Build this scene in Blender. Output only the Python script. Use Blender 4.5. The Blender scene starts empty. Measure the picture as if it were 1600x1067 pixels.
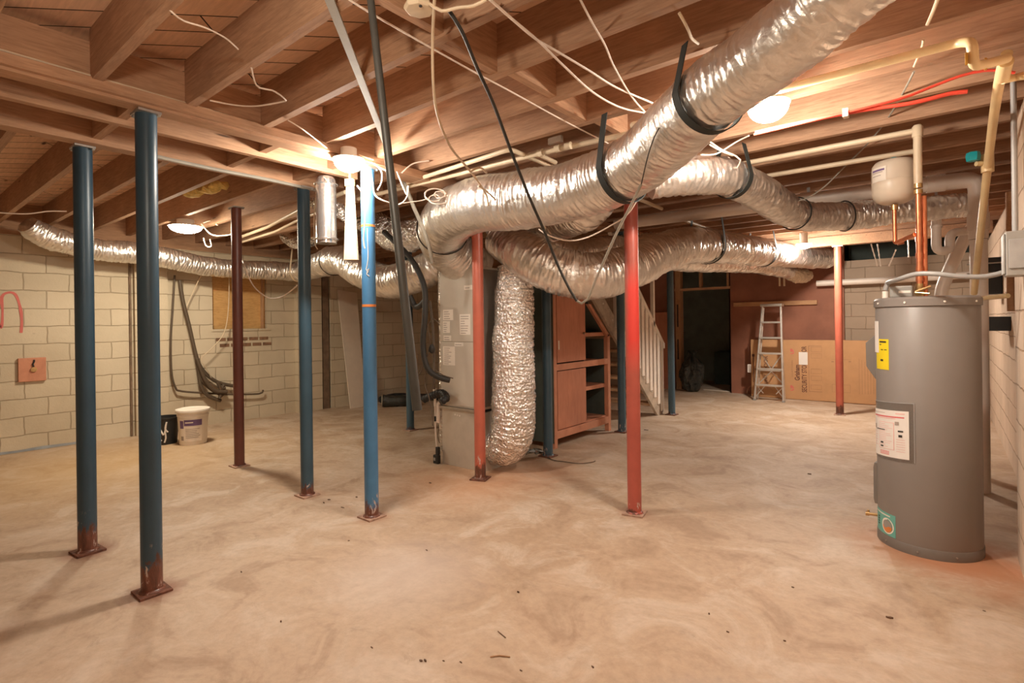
import bpy, bmesh, math, random
from mathutils import Vector, Matrix, noise
random.seed(7)
V = Vector
scn = bpy.context.scene
COL = scn.collection
PI = math.pi

# ------------------------------------------------------------------ camera
F, PX, PY, ROLL, YAW, EYE = 836.0, 800.0, 504.0, 0.0129, math.radians(39.1), 1.38
FW = V((-math.sin(YAW), math.cos(YAW), 0)); RT = V((math.cos(YAW), math.sin(YAW), 0)); UP = V((0, 0, 1))
O = V((0, 0, EYE))
cr, sr = math.cos(ROLL), math.sin(ROLL)
cam = bpy.data.cameras.new('camera'); camo = bpy.data.objects.new('camera', cam); COL.objects.link(camo)
r_, u_, b_ = RT*cr - UP*sr, RT*sr + UP*cr, -FW
camo.matrix_world = Matrix(((r_.x, u_.x, b_.x, O.x), (r_.y, u_.y, b_.y, O.y), (r_.z, u_.z, b_.z, O.z), (0, 0, 0, 1)))
cam.sensor_width = 36; cam.sensor_fit = 'HORIZONTAL'; cam.lens = F/1600*36
cam.shift_y = -(533.5-PY)/1600; cam.clip_start = 0.02
scn.camera = camo

def ray(x, y):
    u, v = (x-PX)/F, -(y-PY)/F
    return FW + RT*(u*cr+v*sr) + UP*(-u*sr+v*cr)
def gd(x, y, d): return O + ray(x, y)*d
def gz(x, y, z): d = ray(x, y); return O + d*((z-EYE)/d.z)
def gx(x, y, X): d = ray(x, y); return O + d*(X/d.x)
def gy(x, y, Y): d = ray(x, y); return O + d*(Y/d.y)

# ------------------------------------------------------------------ materials
def nt(name):
    m = bpy.data.materials.new(name); m.use_nodes = True
    n = m.node_tree.nodes; n.clear()
    out = n.new('ShaderNodeOutputMaterial'); b = n.new('ShaderNodeBsdfPrincipled')
    m.node_tree.links.new(b.outputs[0], out.inputs[0])
    return m, n, m.node_tree.links, b
def rgb(c): return (c[0], c[1], c[2], 1)
def coords(n, l, scale=(1, 1, 1), rot=(0, 0, 0)):
    t = n.new('ShaderNodeTexCoord'); mp = n.new('ShaderNodeMapping')
    mp.inputs['Scale'].default_value = scale; mp.inputs['Rotation'].default_value = rot
    l.new(t.outputs['Object'], mp.inputs[0]); return mp.outputs[0]
def tex(n, l, vec, scale, detail=4, rough=.6, dist=0):
    t = n.new('ShaderNodeTexNoise'); t.inputs['Scale'].default_value = scale; t.inputs['Detail'].default_value = detail
    t.inputs['Roughness'].default_value = rough; t.inputs['Distortion'].default_value = dist
    l.new(vec, t.inputs['Vector']); return t.outputs['Fac']
def ramp(n, l, fac, stops, interp='LINEAR'):
    r = n.new('ShaderNodeValToRGB'); r.color_ramp.interpolation = interp
    e = r.color_ramp.elements
    while len(e) < len(stops): e.new(0.5)
    for k, (p, c) in enumerate(stops):
        e[k].position = p; e[k].color = rgb(c) if len(c) == 3 else c
    l.new(fac, r.inputs[0]); return r.outputs[0]
def mixc(n, l, fac, a, b, mode='MIX'):
    m = n.new('ShaderNodeMix'); m.data_type = 'RGBA'; m.blend_type = mode
    for sock, v in ((m.inputs[0], fac), (m.inputs[6], a), (m.inputs[7], b)):
        if isinstance(v, (int, float)): sock.default_value = v
        elif isinstance(v, tuple): sock.default_value = rgb(v)
        else: l.new(v, sock)
    return m.outputs[2]
def math_(n, l, op, a, b=0.0, clamp=False):
    m = n.new('ShaderNodeMath'); m.operation = op; m.use_clamp = clamp
    for k, v in enumerate((a, b)):
        if isinstance(v, (int, float)): m.inputs[k].default_value = v
        else: l.new(v, m.inputs[k])
    return m.outputs[0]
def bump(n, l, b, h, strength=.3, dist=.01):
    u = n.new('ShaderNodeBump'); u.inputs['Strength'].default_value = strength; u.inputs['Distance'].default_value = dist
    l.new(h, u.inputs['Height']); l.new(u.outputs[0], b.inputs['Normal'])
def plain(name, c, rough=.6, metal=0, var=.12, scale=9, bmp=0):
    m, n, l, b = nt(name)
    f = tex(n, l, coords(n, l), scale, 5)
    lo = tuple(x*(1-var) for x in c); hi = tuple(min(1, x*(1+var)) for x in c)
    l.new(ramp(n, l, f, [(.3, lo), (.7, hi)]), b.inputs['Base Color'])
    b.inputs['Roughness'].default_value = rough; b.inputs['Metallic'].default_value = metal
    if bmp: bump(n, l, b, f, bmp, .005)
    return m
def wood(name, c1, c2, c3, stretch, rough=.75, knots=True):
    m, n, l, b = nt(name)
    v = coords(n, l, stretch)
    g = tex(n, l, v, 6, 8, .65, .6)
    big = tex(n, l, coords(n, l), 1.3, 3)
    col = ramp(n, l, g, [(.25, c1), (.5, c2), (.78, c3)])
    col = mixc(n, l, .55, col, ramp(n, l, big, [(.3, (.55, .5, .5)), (.7, (1.15, 1.1, 1.05))]), 'MULTIPLY')
    if knots:
        vo = n.new('ShaderNodeTexVoronoi'); vo.inputs['Scale'].default_value = 2.6
        l.new(coords(n, l, tuple(max(.45, s*.25) for s in stretch)), vo.inputs['Vector'])
        k = ramp(n, l, vo.outputs['Distance'], [(.035, (1, 1, 1)), (.075, (0, 0, 0))])
        col = mixc(n, l, k, col, tuple(x*.35 for x in c1))
    l.new(col, b.inputs['Base Color']); b.inputs['Roughness'].default_value = rough
    bump(n, l, b, g, .25, .004)
    return m
WC = ((.29, .16, .094), (.43, .257, .156), (.56, .355, .222))
M = {}
M['joist'] = wood('joist_pine', *WC, (1.2, 14, 14))
M['beam'] = wood('beam_pine', (.31, .166, .094), (.46, .268, .156), (.58, .362, .22), (14, 1.2, 14))
M['vert'] = wood('stud_pine', (.30, .17, .09), (.47, .28, .15), (.56, .36, .2), (14, 14, 1.2))
M['ply'] = wood('plywood_tan', (.50, .28, .10), (.68, .41, .16), (.76, .50, .22), (9, 2, 9), knots=True)
M['whiteboard'] = wood('painted_board', (.62, .50, .34), (.76, .64, .46), (.82, .70, .52), (14, 14, 1.2), knots=False)
M['redwood'] = wood('red_stained_panel', (.46, .18, .105), (.55, .23, .14), (.60, .27, .17), (5, 5, .8), .55, False)
M['redtrim'] = wood('red_stained_trim', (.48, .20, .12), (.60, .27, .165), (.66, .32, .20), (5, 1, 1), .55, False)
M['brownwall'] = plain('brown_painted_panel', (.30, .12, .072), .7, 0, .2, 2.5)
M['lightwood'] = wood('pale_trim_wood', (.44, .26, .15), (.58, .36, .21), (.64, .42, .26), (1.2, 12, 12), knots=False)
M['shelfwood'] = wood('ledge_wood', (.42, .23, .12), (.55, .32, .17), (.62, .39, .22), (1.2, 12, 12), knots=False)

# plank deck laid diagonally over the joists
def deck():
    m, n, l, b = nt('diagonal_plank_deck')
    v = coords(n, l, (1, 1, 1), (0, 0, -PI/4))
    br = n.new('ShaderNodeTexBrick'); br.offset = .37; br.inputs['Scale'].default_value = 1
    for k, x in (('Brick Width', 3.1), ('Row Height', .143), ('Mortar Size', .004), ('Mortar Smooth', .1), ('Bias', 0)): br.inputs[k].default_value = x
    br.inputs['Color1'].default_value = rgb((.84, .585, .41)); br.inputs['Color2'].default_value = rgb((.74, .49, .33)); br.inputs['Mortar'].default_value = rgb((.03, .015, .01))
    l.new(v, br.inputs['Vector'])
    g = tex(n, l, coords(n, l, (1.2, 12, 1), (0, 0, -PI/4)), 5, 6, .6, .5)
    col = mixc(n, l, .7, br.outputs['Color'], ramp(n, l, g, [(.3, (.78, .74, .70)), (.7, (1.1, 1.08, 1.05))]), 'MULTIPLY')
    vo = n.new('ShaderNodeTexVoronoi'); vo.inputs['Scale'].default_value = 2.3
    l.new(coords(n, l, (.6, 2.5, 1), (0, 0, -PI/4)), vo.inputs['Vector'])
    col = mixc(n, l, ramp(n, l, vo.outputs['Distance'], [(.05, (1, 1, 1)), (.1, (0, 0, 0))]), col, (.09, .04, .02))
    l.new(col, b.inputs['Base Color']); b.inputs['Roughness'].default_value = .8
    bump(n, l, b, br.outputs['Fac'], -.5, .01)
    return m
M['deck'] = deck()

# concrete floor with stains
def concrete():
    m, n, l, b = nt('worn_concrete_floor')
    v = coords(n, l)
    a = tex(n, l, v, .55, 5, .6, .4); c = tex(n, l, v, 2.6, 8, .65, .8); d = tex(n, l, v, 22, 5, .7)
    col = ramp(n, l, a, [(.3, (.42, .29, .19)), (.5, (.485, .355, .25)), (.7, (.525, .405, .305))])
    col = mixc(n, l, ramp(n, l, c, [(.50, (0, 0, 0)), (.63, (.85, .85, .85))]), col, (.575, .465, .37))
    col = mixc(n, l, ramp(n, l, c, [(.36, (.85, .85, .85)), (.47, (0, 0, 0))]), col, (.38, .26, .175))
    e = tex(n, l, coords(n, l, (1, 1.5, 1), (0, 0, .7)), 5, 9, .78, .5)
    col = mixc(n, l, ramp(n, l, e, [(.58, (0, 0, 0)), (.68, (.55, .55, .55))]), col, (.36, .26, .185))
    col = mixc(n, l, ramp(n, l, e, [(.27, (.28, .28, .28)), (.38, (0, 0, 0))]), col, (.60, .50, .41))
    col = mixc(n, l, .35, col, ramp(n, l, d, [(.3, (.68, .65, .62)), (.6, (1.12, 1.12, 1.12))]), 'MULTIPLY')
    gm = n.new('ShaderNodeNewGeometry')
    def stain(p, r0, r1, colr, amt, k=.5):
        nonlocal col
        ds = n.new('ShaderNodeVectorMath'); ds.operation = 'DISTANCE'
        l.new(gm.outputs['Position'], ds.inputs[0]); ds.inputs[1].default_value = p
        q = math_(n, l, 'ADD', ds.outputs['Value'], math_(n, l, 'MULTIPLY', math_(n, l, 'SUBTRACT', c, .5), k))
        q = math_(n, l, 'DIVIDE', math_(n, l, 'SUBTRACT', q, r0), r1-r0, True)
        q = math_(n, l, 'MULTIPLY', math_(n, l, 'SUBTRACT', 1.0, q), amt)
        col = mixc(n, l, q, col, colr)
    stain((.12, 3.95, 0), .1, .5, (.50, .19, .08), .75)
    stain((-.15, 4.05, 0), .24, .5, (.46, .20, .10), .5, .25)
    stain((-3.2, 3.35, 0), .1, .8, (.58, .29, .15), .55)
    stain((-3.0, 4.0, 0), .1, .6, (.5, .25, .14), .5)
    stain((-6.6, 1.6, 0), .2, 1.9, (.47, .30, .13), .6)
    for p in ((-3.23, .97, 0), (-4.13, .9, 0)): stain(p, .07, .17, (.22, .08, .045), .8, .12)
    for p in ((-3.21, 2.33, 0), (-4.04, 2.31, 0), (-1.75, 3.52, 0), (-3.22, 3.49, 0)): stain(p, .06, .16, (.40, .22, .14), .6, .12)
    stain((-.55, 1.75, 0), .05, .4, (.48, .46, .50), .4)
    stain((-2.35, 1.95, 0), .1, .55, (.56, .47, .42), .5)
    # hairline crack across the slab
    wv = n.new('ShaderNodeTexVoronoi'); wv.feature = 'DISTANCE_TO_EDGE'; wv.inputs['Scale'].default_value = .42
    vv = n.new('ShaderNodeVectorMath'); vv.operation = 'ADD'; l.new(v, vv.inputs[0])
    tn = n.new('ShaderNodeTexNoise'); tn.inputs['Scale'].default_value = 3; tn.inputs['Detail'].default_value = 6; l.new(v, tn.inputs['Vector'])
    sc = n.new('ShaderNodeVectorMath'); sc.operation = 'SCALE'; sc.inputs['Scale'].default_value = .35; l.new(tn.outputs['Color'], sc.inputs[0]); l.new(sc.outputs[0], vv.inputs[1])
    l.new(vv.outputs[0], wv.inputs['Vector'])
    col = mixc(n, l, ramp(n, l, wv.outputs['Distance'], [(.001, (.16, .16, .16)), (.004, (0, 0, 0))]), col, (.3, .21, .14))
    l.new(col, b.inputs['Base Color'])
    b.inputs['Roughness'].default_value = .62
    bump(n, l, b, e, .18, .01)
    return m
M['floor'] = concrete()

def cmu(name, axis, base, mort, var=.14, off=0.0, paint=.5):
    m, n, l, b = nt(name)
    t = n.new('ShaderNodeTexCoord'); sp = n.new('ShaderNodeSeparateXYZ'); l.new(t.outputs['Object'], sp.inputs[0])
    cb = n.new('ShaderNodeCombineXYZ'); l.new(math_(n, l, 'ADD', sp.outputs[axis], off), cb.inputs[0]); l.new(sp.outputs[2], cb.inputs[1])
    w = n.new('ShaderNodeTexNoise'); w.inputs['Scale'].default_value = 5; w.inputs['Detail'].default_value = 4; l.new(t.outputs['Object'], w.inputs['Vector'])
    ws = n.new('ShaderNodeVectorMath'); ws.operation = 'SCALE'; ws.inputs['Scale'].default_value = .034; l.new(w.outputs['Color'], ws.inputs[0])
    va = n.new('ShaderNodeVectorMath'); va.operation = 'ADD'; l.new(cb.outputs[0], va.inputs[0]); l.new(ws.outputs[0], va.inputs[1])
    br = n.new('ShaderNodeTexBrick'); br.inputs['Scale'].default_value = 1
    for k, x in (('Brick Width', .4064), ('Row Height', .2032), ('Mortar Size', .0062), ('Mortar Smooth', .5), ('Bias', 0)): br.inputs[k].default_value = x
    br.inputs['Color1'].default_value = rgb(base); br.inputs['Color2'].default_value = rgb(tuple(x*(1-var*.6) for x in base)); br.inputs['Mortar'].default_value = rgb(mort)
    l.new(va.outputs[0], br.inputs['Vector'])
    f = tex(n, l, t.outputs['Object'], 1.1, 6, .6); f2 = tex(n, l, t.outputs['Object'], 30, 4, .7); f3 = tex(n, l, t.outputs['Object'], 4.5, 6, .7, .6)
    col = mixc(n, l, .7, br.outputs['Color'], ramp(n, l, f, [(.3, (.80, .76, .70)), (.65, (1.06, 1.05, 1.04))]), 'MULTIPLY')
    col = mixc(n, l, ramp(n, l, f3, [(.67, (0, 0, 0)), (.76, (.55, .55, .55))]), col, tuple(x*.62 for x in mort))
    l.new(col, b.inputs['Base Color']); b.inputs['Roughness'].default_value = .8
    h = math_(n, l, 'ADD', math_(n, l, 'MULTIPLY', br.outputs['Fac'], -1.0), math_(n, l, 'MULTIPLY', f2, .25))
    bump(n, l, b, h, .8, .016)
    return m
M['cmu_left'] = cmu('cream_painted_block_wall', 1, (.65, .565, .43), (.47, .385, .275))
M['cmu_right'] = cmu('pale_block_wall', 1, (.64, .50, .385), (.40, .28, .19), .14, .12)
M['cmu_back'] = cmu('grey_block_wall', 0, (.44, .34, .255), (.33, .25, .18))
M['cmu_front'] = cmu('cream_block_wall_rear', 0, (.62, .5, .36), (.42, .32, .21))
M['dark'] = plain('dark_green_and_painted_shade', (.06, .075, .064), .8, 0, .2, 3)  # also carries painted shade for the cupboard and crawlspace gap
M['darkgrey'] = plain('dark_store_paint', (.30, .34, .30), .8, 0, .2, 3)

def post(name, c, rust=.16, patch=None, c2=None):
    m, n, l, b = nt(name)
    t = n.new('ShaderNodeTexCoord'); sp = n.new('ShaderNodeSeparateXYZ'); l.new(t.outputs['Object'], sp.inputs[0])
    f = tex(n, l, t.outputs['Object'], 3, 5); f2 = tex(n, l, coords(n, l, (1, 1, .35)), 26, 6, .7, .5)
    col = ramp(n, l, f, [(.3, tuple(x*.85 for x in c)), (.7, tuple(x*1.15 for x in c))])
    if patch:
        z0, z1, pc = patch
        up = math_(n, l, 'DIVIDE', math_(n, l, 'SUBTRACT', sp.outputs[2], z0), .25, True)
        dn = math_(n, l, 'DIVIDE', math_(n, l, 'SUBTRACT', z1, sp.outputs[2]), .2, True)
        q = math_(n, l, 'MULTIPLY', up, dn)
        sx = math_(n, l, 'DIVIDE', math_(n, l, 'ADD', math_(n, l, 'SUBTRACT', sp.outputs[0], -1.775), math_(n, l, 'MULTIPLY', math_(n, l, 'SUBTRACT', f, .5), .06)), .03, True)
        col = mixc(n, l, math_(n, l, 'MULTIPLY', q, sx), col, pc)
    z = math_(n, l, 'ADD', sp.outputs[2], math_(n, l, 'MULTIPLY', math_(n, l, 'SUBTRACT', f2, .5), .35))
    k = math_(n, l, 'DIVIDE', math_(n, l, 'SUBTRACT', rust, z), .03, True)
    col = mixc(n, l, k, col, ramp(n, l, f2, [(.35, (.07, .026, .017)), (.6, (.19, .068, .042))]))
    # chipped primer just above the rust line
    k2 = math_(n, l, 'MULTIPLY', math_(n, l, 'DIVIDE', math_(n, l, 'SUBTRACT', rust+.10, sp.outputs[2]), .05, True), ramp(n, l, f2, [(.60, (0, 0, 0)), (.64, (1, 1, 1))]))
    col = mixc(n, l, k2, col, (.50, .40, .36))
    l.new(col, b.inputs['Base Color']); b.inputs['Roughness'].default_value = .38
    bump(n, l, b, f2, .08, .003)
    return m
M['blue'] = post('navy_post_paint', (.029, .066, .100), .17)
M['blue_lit'] = post('lamp_lit_blue_paint', (.06, .19, .37), .12)  # same blue, brightened in the colour for the lamp beside it
M['blue_mid'] = post('teal_post_paint', (.036, .078, .112), .1)
M['blue_plain'] = post('slate_post_paint', (.046, .095, .135), .03)
M['maroon'] = post('maroon_post_paint', (.14, .045, .032), .02)
M['red'] = post('red_post_paint', (.47, .118, .074), .14)
M['red2'] = post('red_oxide_post_paint', (.39, .085, .06), .03, (1.0, 1.8, (.58, .045, .034)))
M['rust'] = plain('rusty_plate', (.16, .065, .04), .85, .1, .5, 30, .4)
M['paleplate'] = plain('dusty_plate', (.40, .25, .18), .85, 0, .4, 25, .4)

def foil(name, c=(.92, .89, .85), rough=.27, sc=16, st=.5, crinkle=0):
    m, n, l, b = nt(name)
    v = coords(n, l)
    a = tex(n, l, v, sc, 5, .6, 1.2)
    vo = n.new('ShaderNodeTexVoronoi'); vo.inputs['Scale'].default_value = sc*1.6; l.new(v, vo.inputs['Vector'])
    h = math_(n, l, 'ADD', a, math_(n, l, 'MULTIPLY', vo.outputs['Distance'], .5 + crinkle))
    l.new(ramp(n, l, a, [(.3, tuple(x*.86 for x in c)), (.7, c)]), b.inputs['Base Color'])
    b.inputs['Metallic'].default_value = .93; b.inputs['Roughness'].default_value = rough
    bump(n, l, b, h, st, .012)
    return m
M['foil'] = foil('silver_duct_foil', (.92, .89, .85), .33, 22, .32)
M['foilcr'] = foil('crinkled_duct_foil', (.94, .92, .89), .2, 26, .9, .8)
M['foilbright'] = foil('bright_wrap_foil', (.95, .95, .95), .2, 8, .15, 0)
M['galv'] = plain('galvanised_steel', (.48, .46, .43), .4, .8, .15, 12)
M['alum'] = plain('ladder_aluminium', (.66, .62, .57), .42, .75, .1, 12)
M['black'] = plain('black_plastic', (.018, .018, .018), .5)
M['blackpipe'] = plain('charcoal_plastic_pipe', (.055, .055, .05), .45, 0, .15)
M['strapblack'] = plain('black_webbing', (.022, .026, .024), .7)
M['ahu'] = plain('taupe_enamel_steel', (.57, .52, .445), .45, 0, .05, 4)
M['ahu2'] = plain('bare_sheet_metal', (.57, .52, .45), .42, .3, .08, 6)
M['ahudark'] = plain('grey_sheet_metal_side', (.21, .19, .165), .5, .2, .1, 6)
M['gap'] = plain('dark_seam', (.03, .025, .02), .8)
M['heater'] = plain('grey_heater_enamel', (.235, .205, .185), .42, 0, .04, 3)
M['heater2'] = plain('grey_heater_trim', (.18, .155, .135), .5, 0, .05, 3)
M['tank'] = plain('ivory_tank_enamel', (.66, .57, .46), .35, 0, .05, 3)
M['copper'] = plain('copper_pipe', (.78, .29, .15), .28, .85, .15, 20)
M['brass'] = plain('brass_fitting', (.62, .42, .20), .3, .9, .2, 20)
M['pvc'] = plain('white_drain_plastic', (.80, .71, .63), .4, 0, .06, 5)
M['cpvc'] = plain('cream_supply_plastic', (.72, .59, .42), .4, 0, .06, 5)
M['cpvcy'] = plain('yellowed_supply_plastic', (.76, .58, .32), .4, 0, .08, 6)
M['glue'] = plain('amber_pipe_cement', (.66, .36, .06), .3, 0, .2, 20)
M['teal'] = plain('teal_valve_plastic', (.0, .28, .32), .4)
M['pexred'] = plain('red_pex', (.75, .075, .045), .4)
M['wire'] = plain('white_cable_jacket', (.74, .62, .52), .5)
M['wirecream'] = plain('cream_cable_jacket', (.68, .55, .39), .5)
M['wiregrey'] = plain('grey_cable_jacket', (.34, .315, .265), .55)
M['wirebrown'] = plain('brown_cable_jacket', (.105, .075, .05), .6)
M['wireblack'] = plain('black_cable_jacket', (.025, .023, .02), .55)
M['conduit'] = plain('grey_flexible_conduit', (.36, .35, .34), .45, .1)
M['boxgrey'] = plain('grey_electrical_enamel', (.33, .315, .29), .45, .1)
M['white'] = plain('white_plastic', (.80, .74, .66), .4, 0, .03)
M['paper'] = plain('white_paper', (.80, .75, .70), .7, 0, .03)
M['labelwhite'] = plain('label_paper', (.86, .80, .72), .6, 0, .03)
M['whitepaint'] = plain('white_stair_paint', (.86, .79, .71), .5, 0, .06)
M['dustystair'] = plain('dusty_stringer_paint', (.46, .38, .30), .7, 0, .3, 7)
M['panelwhite'] = plain('offwhite_panel', (.76, .66, .55), .6, 0, .04)
M['yellow'] = plain('yellow_label', (.82, .63, .02), .5, 0, .03)
M['ink'] = plain('black_print', (.03, .025, .022), .6)
M['inkgrey'] = plain('grey_print', (.38, .32, .28), .6)
M['inkred'] = plain('red_print', (.70, .12, .13), .6)
M['pink'] = plain('pink_print', (.80, .46, .42), .6)
M['purple'] = plain('purple_print', (.16, .10, .24), .6)
M['aqua'] = plain('aqua_sticker', (.14, .42, .36), .5)
M['orange'] = plain('orange_print', (.65, .22, .06), .5)
M['card'] = plain('brown_cardboard', (.52, .285, .135), .75, 0, .06, 6)
M['cardedge'] = plain('cardboard_edge', (.30, .15, .07), .8)
M['printbrown'] = plain('brown_box_print', (.14, .055, .035), .7)
M['printfaint'] = plain('faint_box_print', (.36, .19, .10), .7)
M['plasticwrap'] = None
M['insul'] = plain('fibreglass_fuzz', (.72, .60, .46), .9, 0, .25, 30, .8)
M['yellowinsul'] = plain('yellow_fibreglass', (.72, .53, .18), .95, 0, .3, 25, .9)
M['graf'] = plain('red_spray_paint', (.62, .16, .14), .7, 0, .1)
M['bluepaint'] = plain('blue_overspray', (.34, .37, .40), .7, 0, .2)
M['chip'] = plain('wood_debris', (.16, .095, .06), .9, 0, .4)
M['stainbrown'] = plain('brown_bare_steel', (.20, .135, .09), .7, 0, .3)
M['bricksill'] = plain('dark_sill_brick', (.22, .12, .07), .85, 0, .4, 14, .3)
def glow(name, c, s):
    m, n, l, b = nt(name); n.remove(b)
    e = n.new('ShaderNodeEmission'); e.inputs[0].default_value = rgb(c); e.inputs[1].default_value = s
    l.new(e.outputs[0], [x for x in n if x.type == 'OUTPUT_MATERIAL'][0].inputs[0]); return m
def clear(name):
    m, n, l, b = nt(name)
    b.inputs['Base Color'].default_value = (.9, .88, .85, 1); b.inputs['Transmission Weight'].default_value = .95
    b.inputs['Roughness'].default_value = .08; b.inputs['IOR'].default_value = 1.1
    f = tex(n, l, coords(n, l), 14, 4); bump(n, l, b, f, .4, .01)
    return m
M['clear'] = clear('clear_document_pouch')
def bagm():
    m, n, l, b = nt('shiny_black_bag')
    v = coords(n, l); f = tex(n, l, v, 9, 6, .6, 1.5)
    b.inputs['Base Color'].default_value = (.022, .025, .022, 1); b.inputs['Roughness'].default_value = .09; b.inputs['Specular IOR Level'].default_value = .8
    bump(n, l, b, f, 1.0, .03); return m
M['bag'] = bagm()

# ------------------------------------------------------------------ shape helpers
def box(bm, x0, x1, y0, y1, z0, z1):
    vs = [bm.verts.new((x, y, z)) for z in (z0, z1) for x, y in ((x0, y0), (x1, y0), (x1, y1), (x0, y1))]
    for f in ((3, 2, 1, 0), (4, 5, 6, 7), (0, 1, 5, 4), (1, 2, 6, 5), (2, 3, 7, 6), (3, 0, 4, 7)): bm.faces.new([vs[i] for i in f])
def obox(bm, c, ax, ay, az, hx, hy, hz):
    ax, ay, az = V(ax).normalized()*hx, V(ay).normalized()*hy, V(az).normalized()*hz
    c = V(c)
    vs = [bm.verts.new(c + ax*a + ay*b + az*d) for d in (-1, 1) for a, b in ((-1, -1), (1, -1), (1, 1), (-1, 1))]
    for f in ((3, 2, 1, 0), (4, 5, 6, 7), (0, 1, 5, 4), (1, 2, 6, 5), (2, 3, 7, 6), (3, 0, 4, 7)): bm.faces.new([vs[i] for i in f])
def bar(bm, p, q, w, t, up=(0, 0, 1)):
    p, q = V(p), V(q); d = q-p; u = V(up)
    s = d.cross(u)
    if s.length < 1e-6: s = d.cross(V((1, 0, 0)))
    n = s.cross(d)
    obox(bm, (p+q)/2, d, s, n, d.length/2, w/2, t/2)
def frames(pts):
    T = []
    for i in range(len(pts)):
        a = pts[max(0, i-1)]; b = pts[min(len(pts)-1, i+1)]
        T.append((b-a).normalized())
    n = T[0].cross(V((0, 0, 1)))
    if n.length < .1: n = T[0].cross(V((1, 0, 0)))
    n.normalize(); out = []
    for i, t in enumerate(T):
        n = (n - t*n.dot(t)); n.normalize()
        out.append((t, n, t.cross(n)))
    return out
def rings(bm, pts, rad, seg, cap=True, fn=None):
    fr = frames(pts); prev = None; first = None
    for i, p in enumerate(pts):
        t, n, b = fr[i]; cur = []
        for j in range(seg):
            a = 2*PI*j/seg; r = rad[i] if not callable(rad) else rad(i)
            d = n*math.cos(a) + b*math.sin(a)
            if fn: r = fn(i, a, p + d*r, r)
            cur.append(bm.verts.new(p + d*r))
        if prev:
            for j in range(seg): bm.faces.new((prev[j], prev[(j+1) % seg], cur[(j+1) % seg], cur[j]))
        else: first = cur
        prev = cur
    if cap:
        bm.faces.new(list(reversed(first))); bm.faces.new(prev)
def cyl(bm, p, q, r, seg=24, r2=None):
    rings(bm, [V(p), V(q)], [r, r if r2 is None else r2], seg)
def crom(ctrl, step):
    """Catmull-Rom through control tuples of floats, sampled about every step metres"""
    P = [ctrl[0]] + list(ctrl) + [ctrl[-1]]; out = []
    for i in range(1, len(P)-2):
        a, b, c, d = P[i-1:i+3]
        L = math.dist(b[:3], c[:3]); k = max(1, int(L/step))
        for s in range(k):
            t = s/k
            out.append(tuple(.5*((2*b[q]) + (-a[q]+c[q])*t + (2*a[q]-5*b[q]+4*c[q]-d[q])*t*t + (-a[q]+3*b[q]-3*c[q]+d[q])*t**3) for q in range(len(b))))
    out.append(tuple(P[-1])); return out
def smooth_tube(bm, pts, r, seg=8, step=.03):
    c = crom([tuple(p) for p in pts], step)
    rings(bm, [V(p) for p in c], [r]*len(c), seg)
def elbow_tube(bm, pts, r, seg=14, bend=None):
    """straight runs joined by rounded corners"""
    bend = bend or r*2.2; pts = [V(p) for p in pts]; out = [pts[0]]
    for i in range(1, len(pts)-1):
        a, b, c = pts[i-1:i+2]; u = (a-b); w = (c-b)
        k = min(bend, u.length*.45, w.length*.45); u.normalize(); w.normalize()
        s, e = b+u*k, b+w*k
        for t in (0, .25, .5, .75, 1): out.append(s*(1-t)**2 + b*2*t*(1-t) + e*t*t)
    out.append(pts[-1])
    rings(bm, out, [r]*len(out), seg)
def lathe(bm, c, prof, seg=40):
    c = V(c); prev = None
    for r, z in prof:
        cur = [bm.verts.new(c + V((r*math.cos(2*PI*j/seg), r*math.sin(2*PI*j/seg), z))) for j in range(seg)] if r > 1e-6 else [bm.verts.new(c + V((0, 0, z)))]
        if prev:
            if len(prev) == 1 and len(cur) > 1:
                for j in range(seg): bm.faces.new((prev[0], cur[(j+1) % seg], cur[j]))
            elif len(cur) == 1 and len(prev) > 1:
                for j in range(seg): bm.faces.new((prev[j], prev[(j+1) % seg], cur[0]))
            else:
                for j in range(seg): bm.faces.new((prev[j], prev[(j+1) % seg], cur[(j+1) % seg], cur[j]))
        prev = cur
def prism(bm, pts, off):
    off = V(off); a = [bm.verts.new(V(p)) for p in pts]; b = [bm.verts.new(V(p)+off) for p in pts]; n = len(a)
    bm.faces.new(list(reversed(a))); bm.faces.new(b)
    for i in range(n): bm.faces.new((a[i], a[(i+1) % n], b[(i+1) % n], b[i]))
def B(): return bmesh.new()
def obj(name, bm, mat, parent=None, smooth=True, bevel=0):
    bmesh.ops.recalc_face_normals(bm, faces=bm.faces)
    me = bpy.data.meshes.new(name); bm.to_mesh(me); bm.free()
    if smooth:
        try: me.shade_auto_smooth
        except Exception: pass
        for p in me.polygons: p.use_smooth = True
        me.set_sharp_from_angle(angle=math.radians(42))
    me.materials.append(M[mat] if isinstance(mat, str) else mat)
    o = bpy.data.objects.new(name, me); COL.objects.link(o)
    if bevel:
        b = o.modifiers.new('bevel', 'BEVEL'); b.width = bevel; b.segments = 2; b.limit_method = 'ANGLE'
    if parent is not None:
        o.parent = parent
        if parent.type == 'EMPTY': o.matrix_parent_inverse = Matrix.Translation(-V(parent.location))
    return o
def tag(o, label, cat, group=None):
    o['label'] = label; o['category'] = cat
    if group: o['group'] = group
    return o
def thing(name, label, cat, loc=(0, 0, 0), group=None):
    o = bpy.data.objects.new(name, None); COL.objects.link(o); o.location = V(loc); o.empty_display_size = .1
    return tag(o, label, cat, group)
def struct(name, bm, mat, parent=None, smooth=False):
    o = obj(name, bm, mat, parent, smooth)
    if parent is None: o['kind'] = 'structure'
    return o
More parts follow.
